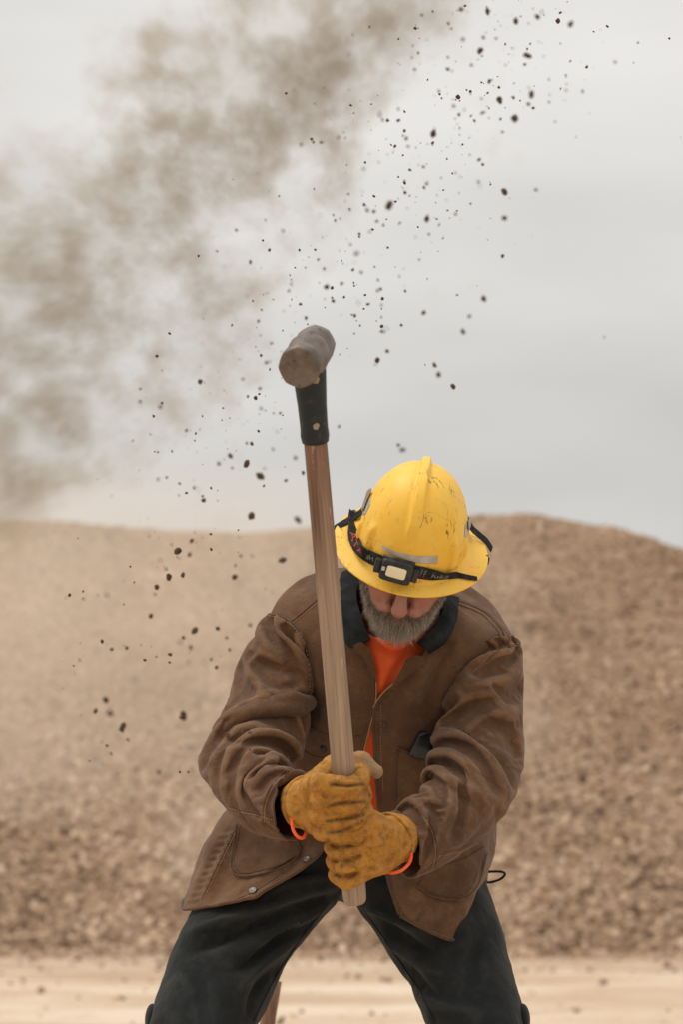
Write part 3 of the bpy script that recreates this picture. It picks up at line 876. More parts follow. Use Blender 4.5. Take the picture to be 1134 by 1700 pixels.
# beard and hair: thousands of thin bent blades rooted on the skin
def grow(name, mask, n, length, width, tone_mu, label=None, seed=1):
    g = np.random.default_rng(seed)
    fm = mask[bF].mean(1)
    q = bV[bF]
    area = np.linalg.norm(np.cross(q[:, 2] - q[:, 0], q[:, 3] - q[:, 1]), axis=1)
    p = fm * area; p = p / p.sum()
    k = g.choice(len(bF), n, p=p)
    a, b = g.random((n, 1)), g.random((n, 1))
    root = (q[k, 0] * (1 - a) + q[k, 1] * a) * (1 - b) + (q[k, 3] * (1 - a) + q[k, 2] * a) * b
    N = vnormals(bV, bF)[bF[k, 0]]
    rx, rf, rz = to_fc(root)
    down = np.stack([np.sign(rx) * np.clip(np.abs(rx) * 3.0, 0, .35), -np.where(rz > -.098, .05, -.15), -np.ones(n)], 1)
    moust = (rz > -.107) & (np.abs(rx) < .034)
    down[moust] = np.stack([np.sign(rx[moust]) * 0.9, -np.full(moust.sum(), .05), -np.full(moust.sum(), .75)], 1)
    down = nrm(down @ HM.T)
    clump = hash_noise(root * 140, 5)[:, None] * 0.30
    D = nrm(N * 0.55 + down * 0.9 + g.normal(size=(n, 3)) * 0.22 + clump * nrm(g.normal(size=(1, 3))))
    L = length * (0.55 + 0.7 * g.random(n)) * np.where(moust, .62, 1) * np.interp(rz, [-.16, -.12, -.09, -.05, .02], [1.25, 1.15, .8, .55, .35]) * np.interp(np.abs(rx), [.02, .045, .07], [1.05, .72, .62])
    curl = g.normal(size=(n, 3)) * 0.28 + down * 0.5
    side = nrm(np.cross(D, g.normal(size=(n, 3))))
    seg = 5
    V = np.zeros((n, seg * 2, 3))
    for j in range(seg):
        t = j / (seg - 1)
        c_ = root - N * .001 + D * (L * t)[:, None] + curl * (L * t * t * 0.5)[:, None]
        wd = width * (1 - 0.75 * t)
        V[:, 2 * j] = c_ - side * wd; V[:, 2 * j + 1] = c_ + side * wd
    F0 = np.array([[2 * j, 2 * j + 1, 2 * j + 3, 2 * j + 2] for j in range(seg - 1)])
    F = (F0[None] + (np.arange(n) * seg * 2)[:, None, None]).reshape(-1, 4)
    # grey chin and cheeks, darker moustache and under the lip
    tone = tone_mu + .18 * np.clip((-.105 - rz) / .03, -1, 1) - .16 * moust + .10 * (np.abs(rx) > .05) + .30 * g.normal(size=n)
    return mesh_obj(name, V.reshape(-1, 3), F, MAT['hair'], person, attr={'tone': np.repeat(np.clip(tone, 0, 1), seg * 2)}, label=label)
grow('beard', beard_m, 24000, .0165, .00027, .70, 'grizzled grey beard and moustache')
hair_m = np.clip((.03 - lf) / .02, 0, 1) * (lz < .02) * np.clip((lz + .10 - .9 * np.clip(-.01 - lf, -.05, .02)) / .02, 0, 1) * (ax_ < .083) * (ax_ > .02)
grow('hair', hair_m, 4500, .014, .0004, .5, 'short grey hair below the hat', 2)

# ------------------------------------------------------------------ clothes
jacket = thing('jacket', (0, 0, 0), 'worn brown canvas work jacket hanging open over an orange shirt', None)
jacket.parent = person
del jacket['label']
def c4(*p): return [(280 + a * .3645, 920 + b * .3647) for a, b in p]
def c5(*p): return [(560 + a * .3825, 950 + b * .3824) for a, b in p]

NET = [
 [(592,1070,-.025),(578,1020,.0),(574,975,.03),(592,952,.07),(622,945,.12),(665,945,.14),(708,950,.12),(745,970,.08),(744,1010,.03),(722,1050,.0),(699,1090,-.03)],
 [(619,1112,-.022),(588,1095,-.012),(536,1052,.005),(454,1015,.07),(508,960,.12),(665,948,.19),(790,978,.13),(846,1062,.075),(792,1075,.005),(722,1100,-.025),(674,1119,-.032)],
 [(618,1170,-.002),(590,1168,-.012),(545,1160,-.002),(505,1130,.07),(480,1055,.19),(665,1020,.27),(835,1065,.19),(812,1140,.09),(752,1165,.0),(684,1172,-.02),(624,1172,-.004)],
 [(598,1255,.035),(577,1250,.025),(538,1245,.035),(490,1230,.11),(455,1180,.25),(655,1130,.32),(825,1175,.26),(810,1240,.13),(748,1252,.03),(684,1256,.012),(623,1256,.03)],
 [(588,1330,.075),(560,1330,.065),(512,1322,.075),(452,1305,.15),(440,1280,.30),(635,1240,.35),(815,1270,.30),(822,1325,.17),(760,1335,.06),(692,1340,.045),(629,1340,.06)],
 [(551,1390,.085),(512,1396,.085),(462,1392,.09),(384,1355,.17),(400,1350,.32),(620,1350,.37),(806,1350,.33),(813,1390,.175),(768,1412,.080),(704,1420,.065),(639,1420,.075)],
 [(512,1436,.075),(478,1448,.075),(430,1440,.09),(340,1425,.18),(370,1410,.34),(612,1410,.385),(800,1420,.32),(804,1446,.150),(762,1480,.075),(703,1480,.065),(646,1468,.07)],
 [(425,1487,.065),(392,1495,.075),(350,1503,.11),(303,1507,.19),(360,1462,.35),(610,1440,.39),(728,1577,.150),(764,1564,.095),(740,1557,.065),(703,1541,.06),(664,1520,.07)]]
LEAN = [0, 0, .02, .045, .060, .045, .020, .0]
NET = [[(a, b, c_ + l_ * (1 if k_ in (0, 1, 2, 8, 9, 10) else .6)) for k_, (a, b, c_) in enumerate(row)] for row, l_ in zip(NET, LEAN)]
def net_surface(net, nu, nv):
    P = np.array([[at(*q) for q in row] for row in net])
    P = crv(P, nv)
    return crv(P.transpose(1, 0, 2), nu).transpose(1, 0, 2).reshape(-1, 3)
nu, nv = 330, 190
tV = net_surface(NET, nu, nv)
tF = grid_faces(nv, nu)
if np.mean(np.sum(vnormals(tV, tF) * (tV - np.array([0.08, .2, 1.0])), 1)) < 0: tF = tF[:, ::-1]
tV = tV + vnormals(tV, tF) * (0.0045 * fbm(tV * np.array([9, 9, 5]), 3, 41) + .0016 * fbm(tV * np.array([30, 30, 22]), 3, 42))[:, None]
tV = strokes(tV, tF, [
    (c4((440, 262), (560, 310), (640, 420)), .006, 8, 14),
    (c5((500, 300), (420, 480), (400, 640)), -.014, 14, 18),
    (c5((380, 420), (300, 560), (270, 700)), .010, 18, 22),
    (c5((300, 480), (230, 560), (200, 700)), -.006, 14, 16),
    (c5((560, 250), (470, 420), (430, 560)), .008, 12, 16),
    (c5((360, 1230), (300, 1330), (290, 1440)), -.008, 12, 14),
    (c5((460, 1290), (400, 1420), (440, 1520)), -.007, 14, 16),
    (c5((300, 1240), (260, 1330), (260, 1450)), .007, 12, 12),
    (c5((600, 1200), (560, 1330), (480, 1470)), .007, 16, 16),
    (c4((330, 1210), (240, 1380), (150, 1560)), .008, 10, 10),
    (c4((290, 1220), (190, 1400), (100, 1570)), -.006, 8, 10),
    (c4((480, 1290), (430, 1400), (330, 1500)), -.004, 16, 16),
    (c4((620, 800), (660, 700), (700, 640)), -.010, 10, 16),
    (c4((640, 900), (690, 860), (740, 900)), .007, 10, 10),
])
# gathered puckers along the left flap's outer edge and along the hems
for k in range(22):
    y0 = 1378 + k * 6.0
    x0 = np.interp(y0, [1370, 1508], [372, 303])
    tV = strokes(tV, tF, [([(x0 - 2, y0 + 5), (x0 + 10, y0 + 2), (x0 + 24, y0 - 1)], .0026 if k % 2 else -.0022, 3.2, 3.2)])
jV, jF = thicken(tV, tF, .0035)
hem_t = np.repeat(np.linspace(0, 1, nv), nu)
coat = mesh_obj('jacket_body', jV, jF, MAT['jacket'], jacket, attr={'wear_shading': np.tile(.25 + .45 * np.clip((hem_t - .55) / .35, 0, 1) + .3 * np.clip((.18 - hem_t) / .1, 0, 1), 2)})  # chest kept darker than hem and shoulders: its shade is painted in
t_bvh = bvh_of(tV, tF)

def drape(secs, folds, seed, nu_, nv_, slack=1.0, it=260, lo=.80, hi=1.045, start=None, soft=1.0):
    """a straight cloth tube pushed up a bent arm: constraint solving lets the spare cloth buckle into folds"""
    V, F = loft(secs, nu_, nv_, cap=False, expo=.94)
    C0 = []
    for (A, B_, Yc, dp) in secs:
        a, b = at(A[0], A[1], Yc), at(B_[0], B_[1], Yc); C0.append(np.concatenate([(a + b) / 2, (b - a) / 2, [dp]]))
    C = crv(np.array(C0), nv_); cen, h, dp = C[:, :3], C[:, 3:6], C[:, 6]
    T = nrm(np.gradient(cen, axis=0)); Nn = nrm(np.cross(h, T))
    hl = np.linalg.norm(h, axis=1); hn = h / hl[:, None]
    X0 = V.reshape(nv_, nu_, 3)
    per = np.linalg.norm(np.roll(X0, -1, 1) - X0, axis=2).mean(1) * 1.03
    lg = np.linalg.norm(X0[1:] - X0[:-1], axis=2)
    Lr = (0.5 * lg.mean(1) + 0.5 * np.quantile(lg, .85, axis=1)) * slack
    V = strokes(V, F, folds)
    N = vnormals(V, F)
    V = V + N * (.0035 * fbm(V * 22, 2, seed))[:, None]
    X = V.reshape(nv_, nu_, 3).copy() if start is None else start.copy()
    def solve(ia, ib, rest, k):
        a, b = X[ia], X[ib]
        d = b - a; l = np.linalg.norm(d, axis=2, keepdims=True) + 1e-9
        c = d * (k * .5 * (1 - rest / l))
        X[ia] = a + c; X[ib] = b - c
    R_ = np.arange(nv_); Cc = np.arange(nu_)
    def vpair(step, par):
        r = np.array([q for q in range(0, nv_ - step) if (q // step) % 2 == par])
        return np.ix_(r, Cc), np.ix_(r + step, Cc), np.array([Lr[q:q + step].sum() for q in r])[:, None, None]
    def hpair(step, par):
        c = np.array([q for q in range(nu_) if (q // step) % 2 == par])
        return np.ix_(R_, c), np.ix_(R_, (c + step) % nu_), step * per[:, None, None]
    def dpair(par, s_):
        r = np.arange(par, nv_ - 1, 2)
        return np.ix_(r, Cc), np.ix_(r + 1, (Cc + s_) % nu_), np.sqrt(Lr[r] ** 2 + per[r] ** 2)[:, None, None]
    cons = [(vpair(1, 0), .9), (vpair(1, 1), .9), (hpair(1, 0), .9), (hpair(1, 1), .9), (dpair(0, 1), .35), (dpair(1, 1), .35), (dpair(0, -1), .35), (dpair(1, -1), .35),
            (vpair(2, 0), .5 * soft), (vpair(2, 1), .5 * soft), (hpair(2, 0), .4 * soft), (hpair(2, 1), .4 * soft), (vpair(3, 0), .22 * soft), (vpair(3, 1), .22 * soft), (hpair(3, 0), .1 * soft), (hpair(3, 1), .1 * soft)]
    end0, end1 = X0[0].copy(), X0[-1].copy()
    for k in range(it):
        for (ia, ib, rest), kk in cons: solve(ia, ib, rest, kk)
        X[0] = end0; X[-1] = end1
        rel = X - cen[:, None]
        u = np.einsum('rcx,rx->rc', rel, hn) / hl[:, None]; w = np.einsum('rcx,rx->rc', rel, Nn) / dp[:, None]
        rho = np.sqrt(u * u + w * w) + 1e-9
        sc = np.clip(rho, lo, hi) / rho
        X += ((sc - 1) * u * hl[:, None])[..., None] * hn[:, None] + ((sc - 1) * w * dp[:, None])[..., None] * Nn[:, None]
    return X

def sleeve(secs, folds, seed):
    a, b = 48, 46
    X = drape(secs, folds, seed, a, b)
    X = crv(crv(X, b * 2).transpose(1, 0, 2), a * 2, closed=True).transpose(1, 0, 2)
    X = X + .0012 * hash_noise(X.reshape(-1, 3) * 55, seed).reshape(b * 2, a * 2, 1) * nrm(X - X.mean(1, keepdims=True))
    X = drape(secs, folds, seed, a * 2, b * 2, slack=1.02, it=110, start=X, soft=.55)
    nu_, nv_ = a * 6, b * 6
    X = crv(X, nv_)
    X = crv(X.transpose(1, 0, 2), nu_, closed=True).transpose(1, 0, 2)
    V = X.reshape(-1, 3); F = grid_faces(nv_, nu_, close_c=True)
    mid = V[(nv_ // 2) * nu_:(nv_ // 2 + 1) * nu_]
    if np.mean(np.sum((mid - mid.mean(0)) * vnormals(V, F)[(nv_ // 2) * nu_:(nv_ // 2 + 1) * nu_], 1)) < 0: F = F[:, ::-1]
    V = strokes(V, F, [(p_, a_ * .28, wl_ * .8, wr_ * .8) for p_, a_, wl_, wr_ in folds], pw=1.35)
    V = relax(V, F, 1, .5)
    V = V + vnormals(V, F) * (.0010 * fbm(V * np.array([36, 36, 50]), 3, seed + 5))[:, None]
    return V, F

def wear_shading_of(V, F):
    """how far each point stands proud of its neighbourhood: where canvas rubs pale and fold highlights are painted in"""
    N = vnormals(V, F)
    return np.clip(np.sum((V - relax(V, F, 10, .6)) * N, 1) / .0016, -1, 1) * .5 + .5
GR, RG = -.018, .0135
fold_l = [
    (c4((340, 430), (400, 480), (480, 520), (590, 548), (650, 600)), GR * 1.1, 14, 8),
    (c4((330, 395), (420, 450), (500, 490), (600, 520)), RG, 10, 12),
    (c4((420, 660), (500, 590), (570, 570), (650, 640)), RG, 12, 16),
    (c4((455, 300), (470, 400), (520, 460)), GR * .5, 7, 9), (c4((500, 300), (540, 380), (600, 440)), GR * .5, 7, 9),
    (c4((560, 330), (590, 400), (630, 470)), RG * .5, 8, 8),
    (c4((390, 700), (440, 690), (540, 685), (640, 705)), GR * 1.5, 7, 18),
    (c4((300, 740), (400, 665), (450, 655), (560, 660), (645, 680)), RG * 1.0, 14, 9),
    (c4((195, 795), (260, 835), (330, 848), (420, 850), (500, 872), (600, 950)), GR * 1.7, 9, 13),
    (c4((210, 775), (300, 790), (400, 800), (520, 820), (610, 880)), RG * 1.1, 16, 10),
    (c4((150, 960), (220, 905), (330, 885), (440, 895), (540, 930)), RG * 1.4, 10, 14),
    (c4((170, 1040), (250, 1000), (330, 945), (420, 910)), GR * 0.60, 9, 10),
    (c4((180, 1080), (250, 1050), (310, 990), (380, 930)), RG * 0.45, 8, 9),
    (c4((255, 1130), (290, 1060), (340, 980), (400, 925)), GR * 0.55, 8, 8),
    (c4((280, 1110), (330, 1030), (400, 960), (480, 920)), RG * 0.40, 8, 9),
    (c4((400, 1120), (440, 1040), (520, 970)), GR * 0.35, 7, 9),
    (c4((430, 1210), (440, 1120), (500, 1020), (570, 970)), .0035, 6, 6),
    (c4((455, 1220), (465, 1120), (520, 1030), (590, 975)), -.0045, 5, 7),
    (c4((240, 1190), (280, 1150), (290, 1110)), GR * 0.40, 8, 8),
    (c4((290, 700), (300, 600), (330, 480)), GR * .4, 8, 10), (c4((330, 700), (345, 600), (370, 500)), RG * .4, 8, 10),
]
fold_r = [
    (c5((440, 650), (520, 610), (620, 575), (700, 540), (790, 500)), GR * 1.3, 9, 13),
    (c5((500, 540), (560, 500), (680, 478), (790, 440)), RG * 1.0, 12, 12),
    (c5((540, 510), (640, 500), (720, 505)), GR * .8, 8, 10),
    (c5((560, 470), (620, 410), (700, 365), (780, 345)), RG * .8, 8, 10),
    (c5((620, 440), (690, 400), (770, 380)), GR * .5, 7, 8),
    (c5((640, 610), (700, 655), (760, 670), (800, 655)), GR * 1.3, 9, 12),
    (c5((620, 570), (700, 610), (790, 600)), RG * .9, 10, 10),
    (c5((400, 740), (520, 690), (640, 690), (740, 760)), RG * .8, 16, 16),
    (c5((385, 825), (460, 822), (530, 860), (610, 910)), GR * 1.7, 9, 12),
    (c5((380, 800), (460, 790), (560, 830), (660, 900), (750, 1000)), RG * 1.3, 13, 10),
    (c5((560, 830), (640, 880), (710, 950), (770, 1020)), GR * .9, 9, 11),
    (c5((440, 880), (520, 900), (610, 960), (690, 1050)), RG * 1.3, 9, 12),
    (c5((420, 900), (500, 935), (590, 1010), (640, 1070)), GR * 1.1, 9, 10),
    (c5((690, 1010), (702, 1060), (692, 1110)), GR * 1.2, 6, 8), (c5((715, 1000), (730, 1050), (720, 1090)), RG * .8, 8, 8),
    (c5((350, 930), (430, 950), (500, 1010), (560, 1090)), RG * .7, 8, 9),
    (c5((380, 1000), (420, 1040), (470, 1110)), GR * .7, 8, 8),
    (c5((375, 1060), (425, 1130), (440, 1210), (430, 1290)), .0035, 6, 6),
    (c5((355, 1070), (405, 1140), (418, 1210), (408, 1295)), -.0045, 7, 5),
    (c5((440, 1225), (560, 1195), (680, 1130)), -.004, 6, 8),
    (c5((740, 700), (770, 800), (760, 920)), GR * .5, 12, 12),
    (c5((500, 740), (600, 760), (700, 830)), GR * .6, 12, 14),
]
slV, slF = sleeve(SLEEVE_L, fold_l, 51)
srV, srF = sleeve(SLEEVE_R, fold_r, 61)
sl = mesh_obj('sleeve', *thicken(slV, slF, .0035), MAT['jacket'], jacket, attr={'wear_shading': np.tile(wear_shading_of(slV, slF), 2)})
sr = mesh_obj('sleeve', *thicken(srV, srF, .0035), MAT['jacket'], jacket, attr={'wear_shading': np.tile(wear_shading_of(srV, srF), 2)})
sl_b, sr_b = bvh_of(slV, slF), bvh_of(srV, srF)
all_b = bvh_of(*merge((tV, tF), (slV, slF), (srV, srF)))

# stitched seams: a raised welt with a line of thread beside it
def seam(bvh, pts, parent, r=.0016, n=40, thread=True, off=.0003, shift=4.0, name='seam'):
    P, N = on_surface(bvh, pts, n, off)
    if len(P) < 4: return
    jump = np.linalg.norm(np.diff(P, axis=0), axis=1)
    if jump.max() > .05:
        k = int(np.argmax(jump)); P, N = (P[:k + 1], N[:k + 1]) if k > len(P) / 2 else (P[k + 1:], N[k + 1:])
    if len(P) < 4: return
    o = mesh_obj(name, *tube(smooth_line(P, 2), r, 6), MAT['jacket_seam'], parent)
    if thread:
        Q = np.array(pts, float); d = Q[-1] - Q[0]; d = np.array([-d[1], d[0]]) / np.hypot(*d) * shift
        P2, N2 = on_surface(bvh, Q + d, n * 3, .0006)
        if len(P2) > 8:
            P2 = smooth_line(P2, 2)
            parts = [tube(P2[i:i + 3], .0008, 4) for i in range(0, len(P2) - 3, 4) if np.linalg.norm(P2[i + 2] - P2[i]) < .02]
            if parts:
                mesh_obj('stitching', *merge(*parts), MAT['thread'], parent, kind='stuff')
seam(all_b, c4((432, 270), (500, 282), (560, 312), (610, 370), (640, 450), (650, 560), (650, 640)), jacket)
seam(all_b, c4((560, 305), (610, 265), (680, 205)), jacket)
seam(all_b, c5((792, 318), (740, 325), (690, 350), (640, 400), (600, 440)), jacket)
seam(all_b, c5((490, 112), (560, 135), (640, 172), (700, 230), (750, 300)), jacket, shift=-4)
seam(all_b, c5((492, 128), (555, 150), (630, 185), (690, 245), (735, 310)), jacket, thread=False)
seam(sl_b, c4((425, 1215), (432, 1130), (470, 1050), (530, 985)), jacket, r=.0012)
seam(sl_b, c4((270, 1142), (340, 1165), (420, 1183), (540, 1215)), jacket, r=.0012)
seam(sr_b, c5((385, 1062), (425, 1130), (438, 1210), (425, 1290)), jacket, r=.0012)
seam(sr_b, c5((440, 1222), (540, 1198), (650, 1145)), jacket, r=.0012)
seam(t_bvh, c4((315, 1225), (230, 1400), (150, 1570)), jacket, r=.0010, shift=-3)
seam(t_bvh, c4((130, 1602), (260, 1585), (400, 1530), (520, 1450)), jacket, r=.0009, shift=3)
seam(t_bvh, c5((235, 1330), (262, 1440), (330, 1530)), jacket, r=.0009, shift=4)
seam(t_bvh, c5((180, 580), (180, 760), (190, 950)), jacket, r=.0010, shift=-4)

mesh_obj('hem', *sheet([
    [(706, 1543, .19), (728, 1549, .16), (750, 1564, .14)],
    [(708, 1560, .20), (730, 1568, .18), (753, 1572, .15)],
    [(710, 1574, .20), (734, 1579, .19), (754, 1578, .16)]], 24, 16, .003), MAT['lining'], jacket, label='turned-up hem showing its dark inside') if False else None
def sheet(rows, nu_, nv_, t):
    P = np.array([[at(*q) for q in row] for row in rows])
    V = crv(crv(P, nv_).transpose(1, 0, 2), nu_).transpose(1, 0, 2).reshape(-1, 3)
    F = grid_faces(nv_, nu_)
    if np.mean(np.sum(vnormals(V, F) * (CP - V), 1)) < 0: F = F[:, ::-1]
    V = V + vnormals(V, F) * (.0012 * fbm(V * 40, 3, 77))[:, None]
    return thicken(V, F, t)
mesh_obj('hem_facing', *sheet([
    [(709, 1547, .13), (730, 1552, .11), (750, 1566, .095)],
    [(711, 1562, .145), (732, 1569, .135), (755, 1574, .11)],
    [(714, 1574, .150), (736, 1579, .140), (758, 1578, .115)]], 24, 16, .003), MAT['jacket'], jacket)
# bound front edges and hem (turned edge)
edge_l = tV.reshape(nv, nu, 3)[:, 0]; edge_r = tV.reshape(nv, nu, 3)[:, -1]; hem = tV.reshape(nv, nu, 3)[-1]
mesh_obj('front_edge', *tube(edge_l[::2], .0032, 8), MAT['jacket'], jacket)
mesh_obj('front_edge', *tube(edge_r[::2], .0032, 8), MAT['jacket'], jacket)
mesh_obj('hem', *tube(hem[::2], .0034, 8), MAT['jacket'], jacket)
# brass zip teeth and tan placket edge beside the left opening
zp = edge_l[int(nv * .12):int(nv * .62)]
mesh_obj('zip', *tube(smooth_line(zp[::2], 2) + np.array([.0045, -.004, 0]), .0013, 6), MAT['thread'], jacket)
zp = edge_r[int(nv * .02):int(nv * .30)]
mesh_obj('zip', *tube(smooth_line(zp[::2], 2) + np.array([-.003, -.004, 0]), .0013, 6), MAT['thread'], jacket)

# collar: two dark corduroy flaps and the stand behind the neck, tan tips showing the turned canvas
collar = mesh_obj('collar', *sheet([
    [(604, 948, .045), (592, 985, .0), (603, 1030, -.045), (616, 1062, -.055)],
    [(585, 945, .060), (572, 990, .0), (583, 1040, -.045), (600, 1070, -.060)],
    [(568, 950, .065), (564, 1000, .005), (570, 1045, -.035), (588, 1076, -.052)],
    [(563, 965, .055), (563, 1010, .0), (566, 1052, -.03), (581, 1077, -.042)]], 60, 40, .004), MAT['corduroy'], jacket, label='dark corduroy collar')
mesh_obj('collar', *sheet([
    [(744, 985, .02), (737, 1010, -.02), (722, 1040, -.05), (692, 1066, -.062)],
    [(752, 988, .03), (747, 1018, -.02), (731, 1052, -.052), (702, 1073, -.066)],
    [(760, 990, .04), (755, 1026, -.01), (738, 1060, -.045), (712, 1080, -.060)],
    [(764, 992, .04), (758, 1034, .0), (739, 1069, -.035), (714, 1086, -.048)]], 60, 40, .004), MAT['corduroy'], jacket, label='dark corduroy collar')
mesh_obj('lapel', *sheet([
    [(587, 1072, -.068), (600, 1067, -.070), (615, 1076, -.064)],
    [(591, 1081, -.066), (607, 1086, -.064), (622, 1105, -.052)],
    [(602, 1091, -.058), (613, 1106, -.052), (626, 1136, -.036)]], 30, 24, .003), MAT['jacket'], jacket)
mesh_obj('lapel', *sheet([
    [(703, 1091, -.070), (690, 1089, -.072), (675, 1094, -.064)],
    [(703, 1100, -.068), (685, 1108, -.064), (662, 1119, -.052)],
    [(690, 1113, -.058), (672, 1126, -.050), (646, 1148, -.036)]], 30, 24, .003), MAT['jacket'], jacket)

# pockets
def pocket(top, bot, bvh, label, nu_=34, nv_=30):
    V, F = patch(bvh, top, bot, nu_, nv_, .0035, .003)
    return mesh_obj('pocket', V, F, MAT['jacket'], jacket, label=label)
def rim(pts, bvh, parent, r=.0013, off=.004):
    P, N = on_surface(bvh, pts, 50, off)
    if len(P) > 4: mesh_obj('stitching', *tube(smooth_line(P, 2), r, 6), MAT['jacket_seam'], parent)
pk = pocket(c5((262, 760), (300, 775), (350, 800), (390, 795), (412, 740)), c5((258, 1010), (290, 1030), (330, 1030), (380, 1000), (412, 960)), t_bvh, 'chest pocket with a curved mouth')
rim(c5((262, 758), (282, 764), (310, 778), (350, 800), (388, 796), (408, 745)), t_bvh, pk, .0018, .005)
rim(c5((265, 765), (257, 880), (256, 990), (280, 1025)), t_bvh, pk, .0012, .0045)
pk = pocket(c4((310, 1225), (400, 1240), (490, 1270), (600, 1310)), c4((290, 1440), (340, 1475), (450, 1450), (595, 1370)), t_bvh, 'rounded lower pocket on the left flap')
rim(c4((312, 1230), (295, 1330), (286, 1420), (310, 1465), (370, 1470), (480, 1445), (570, 1400), (598, 1350), (585, 1315)), t_bvh, pk, .0013, .0045)
rim(c4((325, 1240), (308, 1330), (300, 1410), (325, 1450), (370, 1455), (475, 1430), (555, 1390)), t_bvh, pk, .0006, .0045)
pk = pocket(c5((390, 1290), (470, 1270), (560, 1240), (640, 1190)), c5((345, 1370), (440, 1420), (540, 1420), (600, 1370)), t_bvh, 'rounded lower pocket on the right flap')
rim(c5((345, 1365), (400, 1405), (470, 1424), (540, 1420), (590, 1380), (620, 1310), (645, 1220)), t_bvh, pk, .0013, .0045)
rim(c5((360, 1362), (410, 1395), (475, 1412), (530, 1408), (575, 1372), (605, 1300)), t_bvh, pk, .0006, .0045)

def button(px, py, bvh, r, parent, mat='button'):
    h = hit(bvh, px, py)
    if h is None: return
    p, n = h
    u = nrm(np.cross(n, [0.1, 0.2, 1])); v = np.cross(n, u)
    prof = [(0.0, .0020), (.45, .0022), (.62, .0030), (.85, .0032), (1.0, .0020), (1.0, -.001)]
    rows = []
    for rr, hh_ in prof:
        th = np.linspace(0, 2 * np.pi, 16, endpoint=False)[:, None]
        rows.append(p + n * (hh_ + .002) + r * rr * (np.cos(th) * u + np.sin(th) * v))
    V = np.concatenate(rows); F = grid_faces(len(prof), 16, close_c=True)
    if np.mean(np.sum(vnormals(V, F)[16:64] * n, 1)) < 0: F = F[:, ::-1]
    mesh_obj('button', V, F, MAT[mat], parent)
button(420, 1480, t_bvh, .0085, jacket)
button(510, 1428, t_bvh, .0075, jacket)
button(*c5((88, 718))[0], t_bvh, 0.0048, jacket, 'jacket_seam')
button(*c5((208, 660))[0], t_bvh, 0.0048, jacket, 'jacket_seam')
button(*c4((705, 885))[0], t_bvh, .007, jacket, 'plastic')
rim([(500, 1196), (510, 1200), (524, 1212), (552, 1222)], t_bvh, jacket, .0012, .0006)
rim([(500, 1243), (521, 1255), (552, 1261)], t_bvh, jacket, .0012, .0006)
# buttonhole on the right flap
P, N_ = on_surface(t_bvh, c5((378, 1470), (365, 1490), (348, 1512)), 14, .001)
if len(P) > 4: mesh_obj('buttonhole', *tube(smooth_line(P), .0024, 8), MAT['jacket_seam'], jacket)

# shirt
SH = [((600, 1030), (704, 1030), .045, .07), ((585, 1060), (715, 1062), .07, .095), ((548, 1120), (755, 1122), .11, .112), ((520, 1190), (775, 1190), .175, .115), ((500, 1270), (785, 1270), .250, .115), ((480, 1350), (785, 1350), .285, .110), ((470, 1418), (780, 1418), .26, .125)]
V, F = loft(SH, 120, 120, cap=False, expo=.9)
V = V + vnormals(V, F) * (.004 * fbm(V * 14, 3, 91))[:, None]
V = strokes(V, F, [([(668, 1085), (640, 1120), (626, 1165)], .005, 8, 12), ([(688, 1068), (665, 1100), (640, 1150)], -.004, 8, 8), ([(622, 1080), (632, 1110), (630, 1150)], .004, 6, 8), ([(618, 1220), (616, 1270), (622, 1330)], -.003, 5, 6)])
shirt = mesh_obj('shirt', *thicken(V, F, .002), MAT['shirt'], person, label='bright orange shirt')
s_b = bvh_of(V, F)
P, N_ = on_surface(s_b, [(606, 1028), (617, 1042), (632, 1064), (650, 1077), (668, 1074), (686, 1056), (698, 1040)], 50, .002)
if len(P) > 4: mesh_obj('neckband', *tube(smooth_line(P, 3), .0052, 10), MAT['shirt'], shirt)
def cuff_ring(pts, r=.006):
    P = crv(np.array([at(*q) for q in pts]), 30)
    mesh_obj('cuff', *tube(P, r, 8), MAT['shirt'], shirt)
cuff_ring([(484, 1356, -.315), (486, 1376, -.320), (494, 1389, -.322), (504, 1390, -.315), (509, 1378, -.300)], .0030)
cuff_ring([(683, 1405, -.265), (682, 1428, -.272), (670, 1443, -.280), (655, 1449, -.280), (644, 1448, -.270)], .0030)

# trousers: two legs and a seat grown together
def voxel_union(parts, size, it):
    V, F = merge(*parts)
    me = bpy.data.meshes.new('tmp'); me.from_pydata(V.tolist(), [], [[int(i) for i in (f[:3] if f[3] == f[0] else f)] for f in F]); me.update()
    o = bpy.data.objects.new('tmp', me); COL.objects.link(o)
    md = o.modifiers.new('r', 'REMESH'); md.mode = 'VOXEL'; md.voxel_size = size
    ev = o.evaluated_get(bpy.context.evaluated_depsgraph_get()); em = ev.to_mesh()
    n = len(em.vertices); co = np.zeros(n * 3, np.float32); em.vertices.foreach_get('co', co)
    Fq = np.array([list(p.vertices) if len(p.vertices) == 4 else list(p.vertices) + [p.vertices[0]] for p in em.polygons])
    ev.to_mesh_clear(); bpy.data.objects.remove(o); bpy.data.meshes.remove(me)
    V = co.reshape(-1, 3).astype(float)
    return relax(V, Fq, it, .5), Fq
la, lb = loft(LEG_L, 64, 90), loft(LEG_R, 64, 90)
seat = loft([((455, 1360), (745, 1360), .30, .12), ((440, 1400), (765, 1400), .30, .125), ((480, 1450), (720, 1450), .30, .12), ((545, 1482), (630, 1486), .29, .09)], 64, 40)
pV, pF = voxel_union([la, lb, seat], .005, 10)
N = vnormals(pV, pF)
pV = pV + N * (.0045 * fbm(pV * 8, 3, 101) + .002 * fbm(pV * np.array([26, 26, 18]), 3, 102))[:, None]
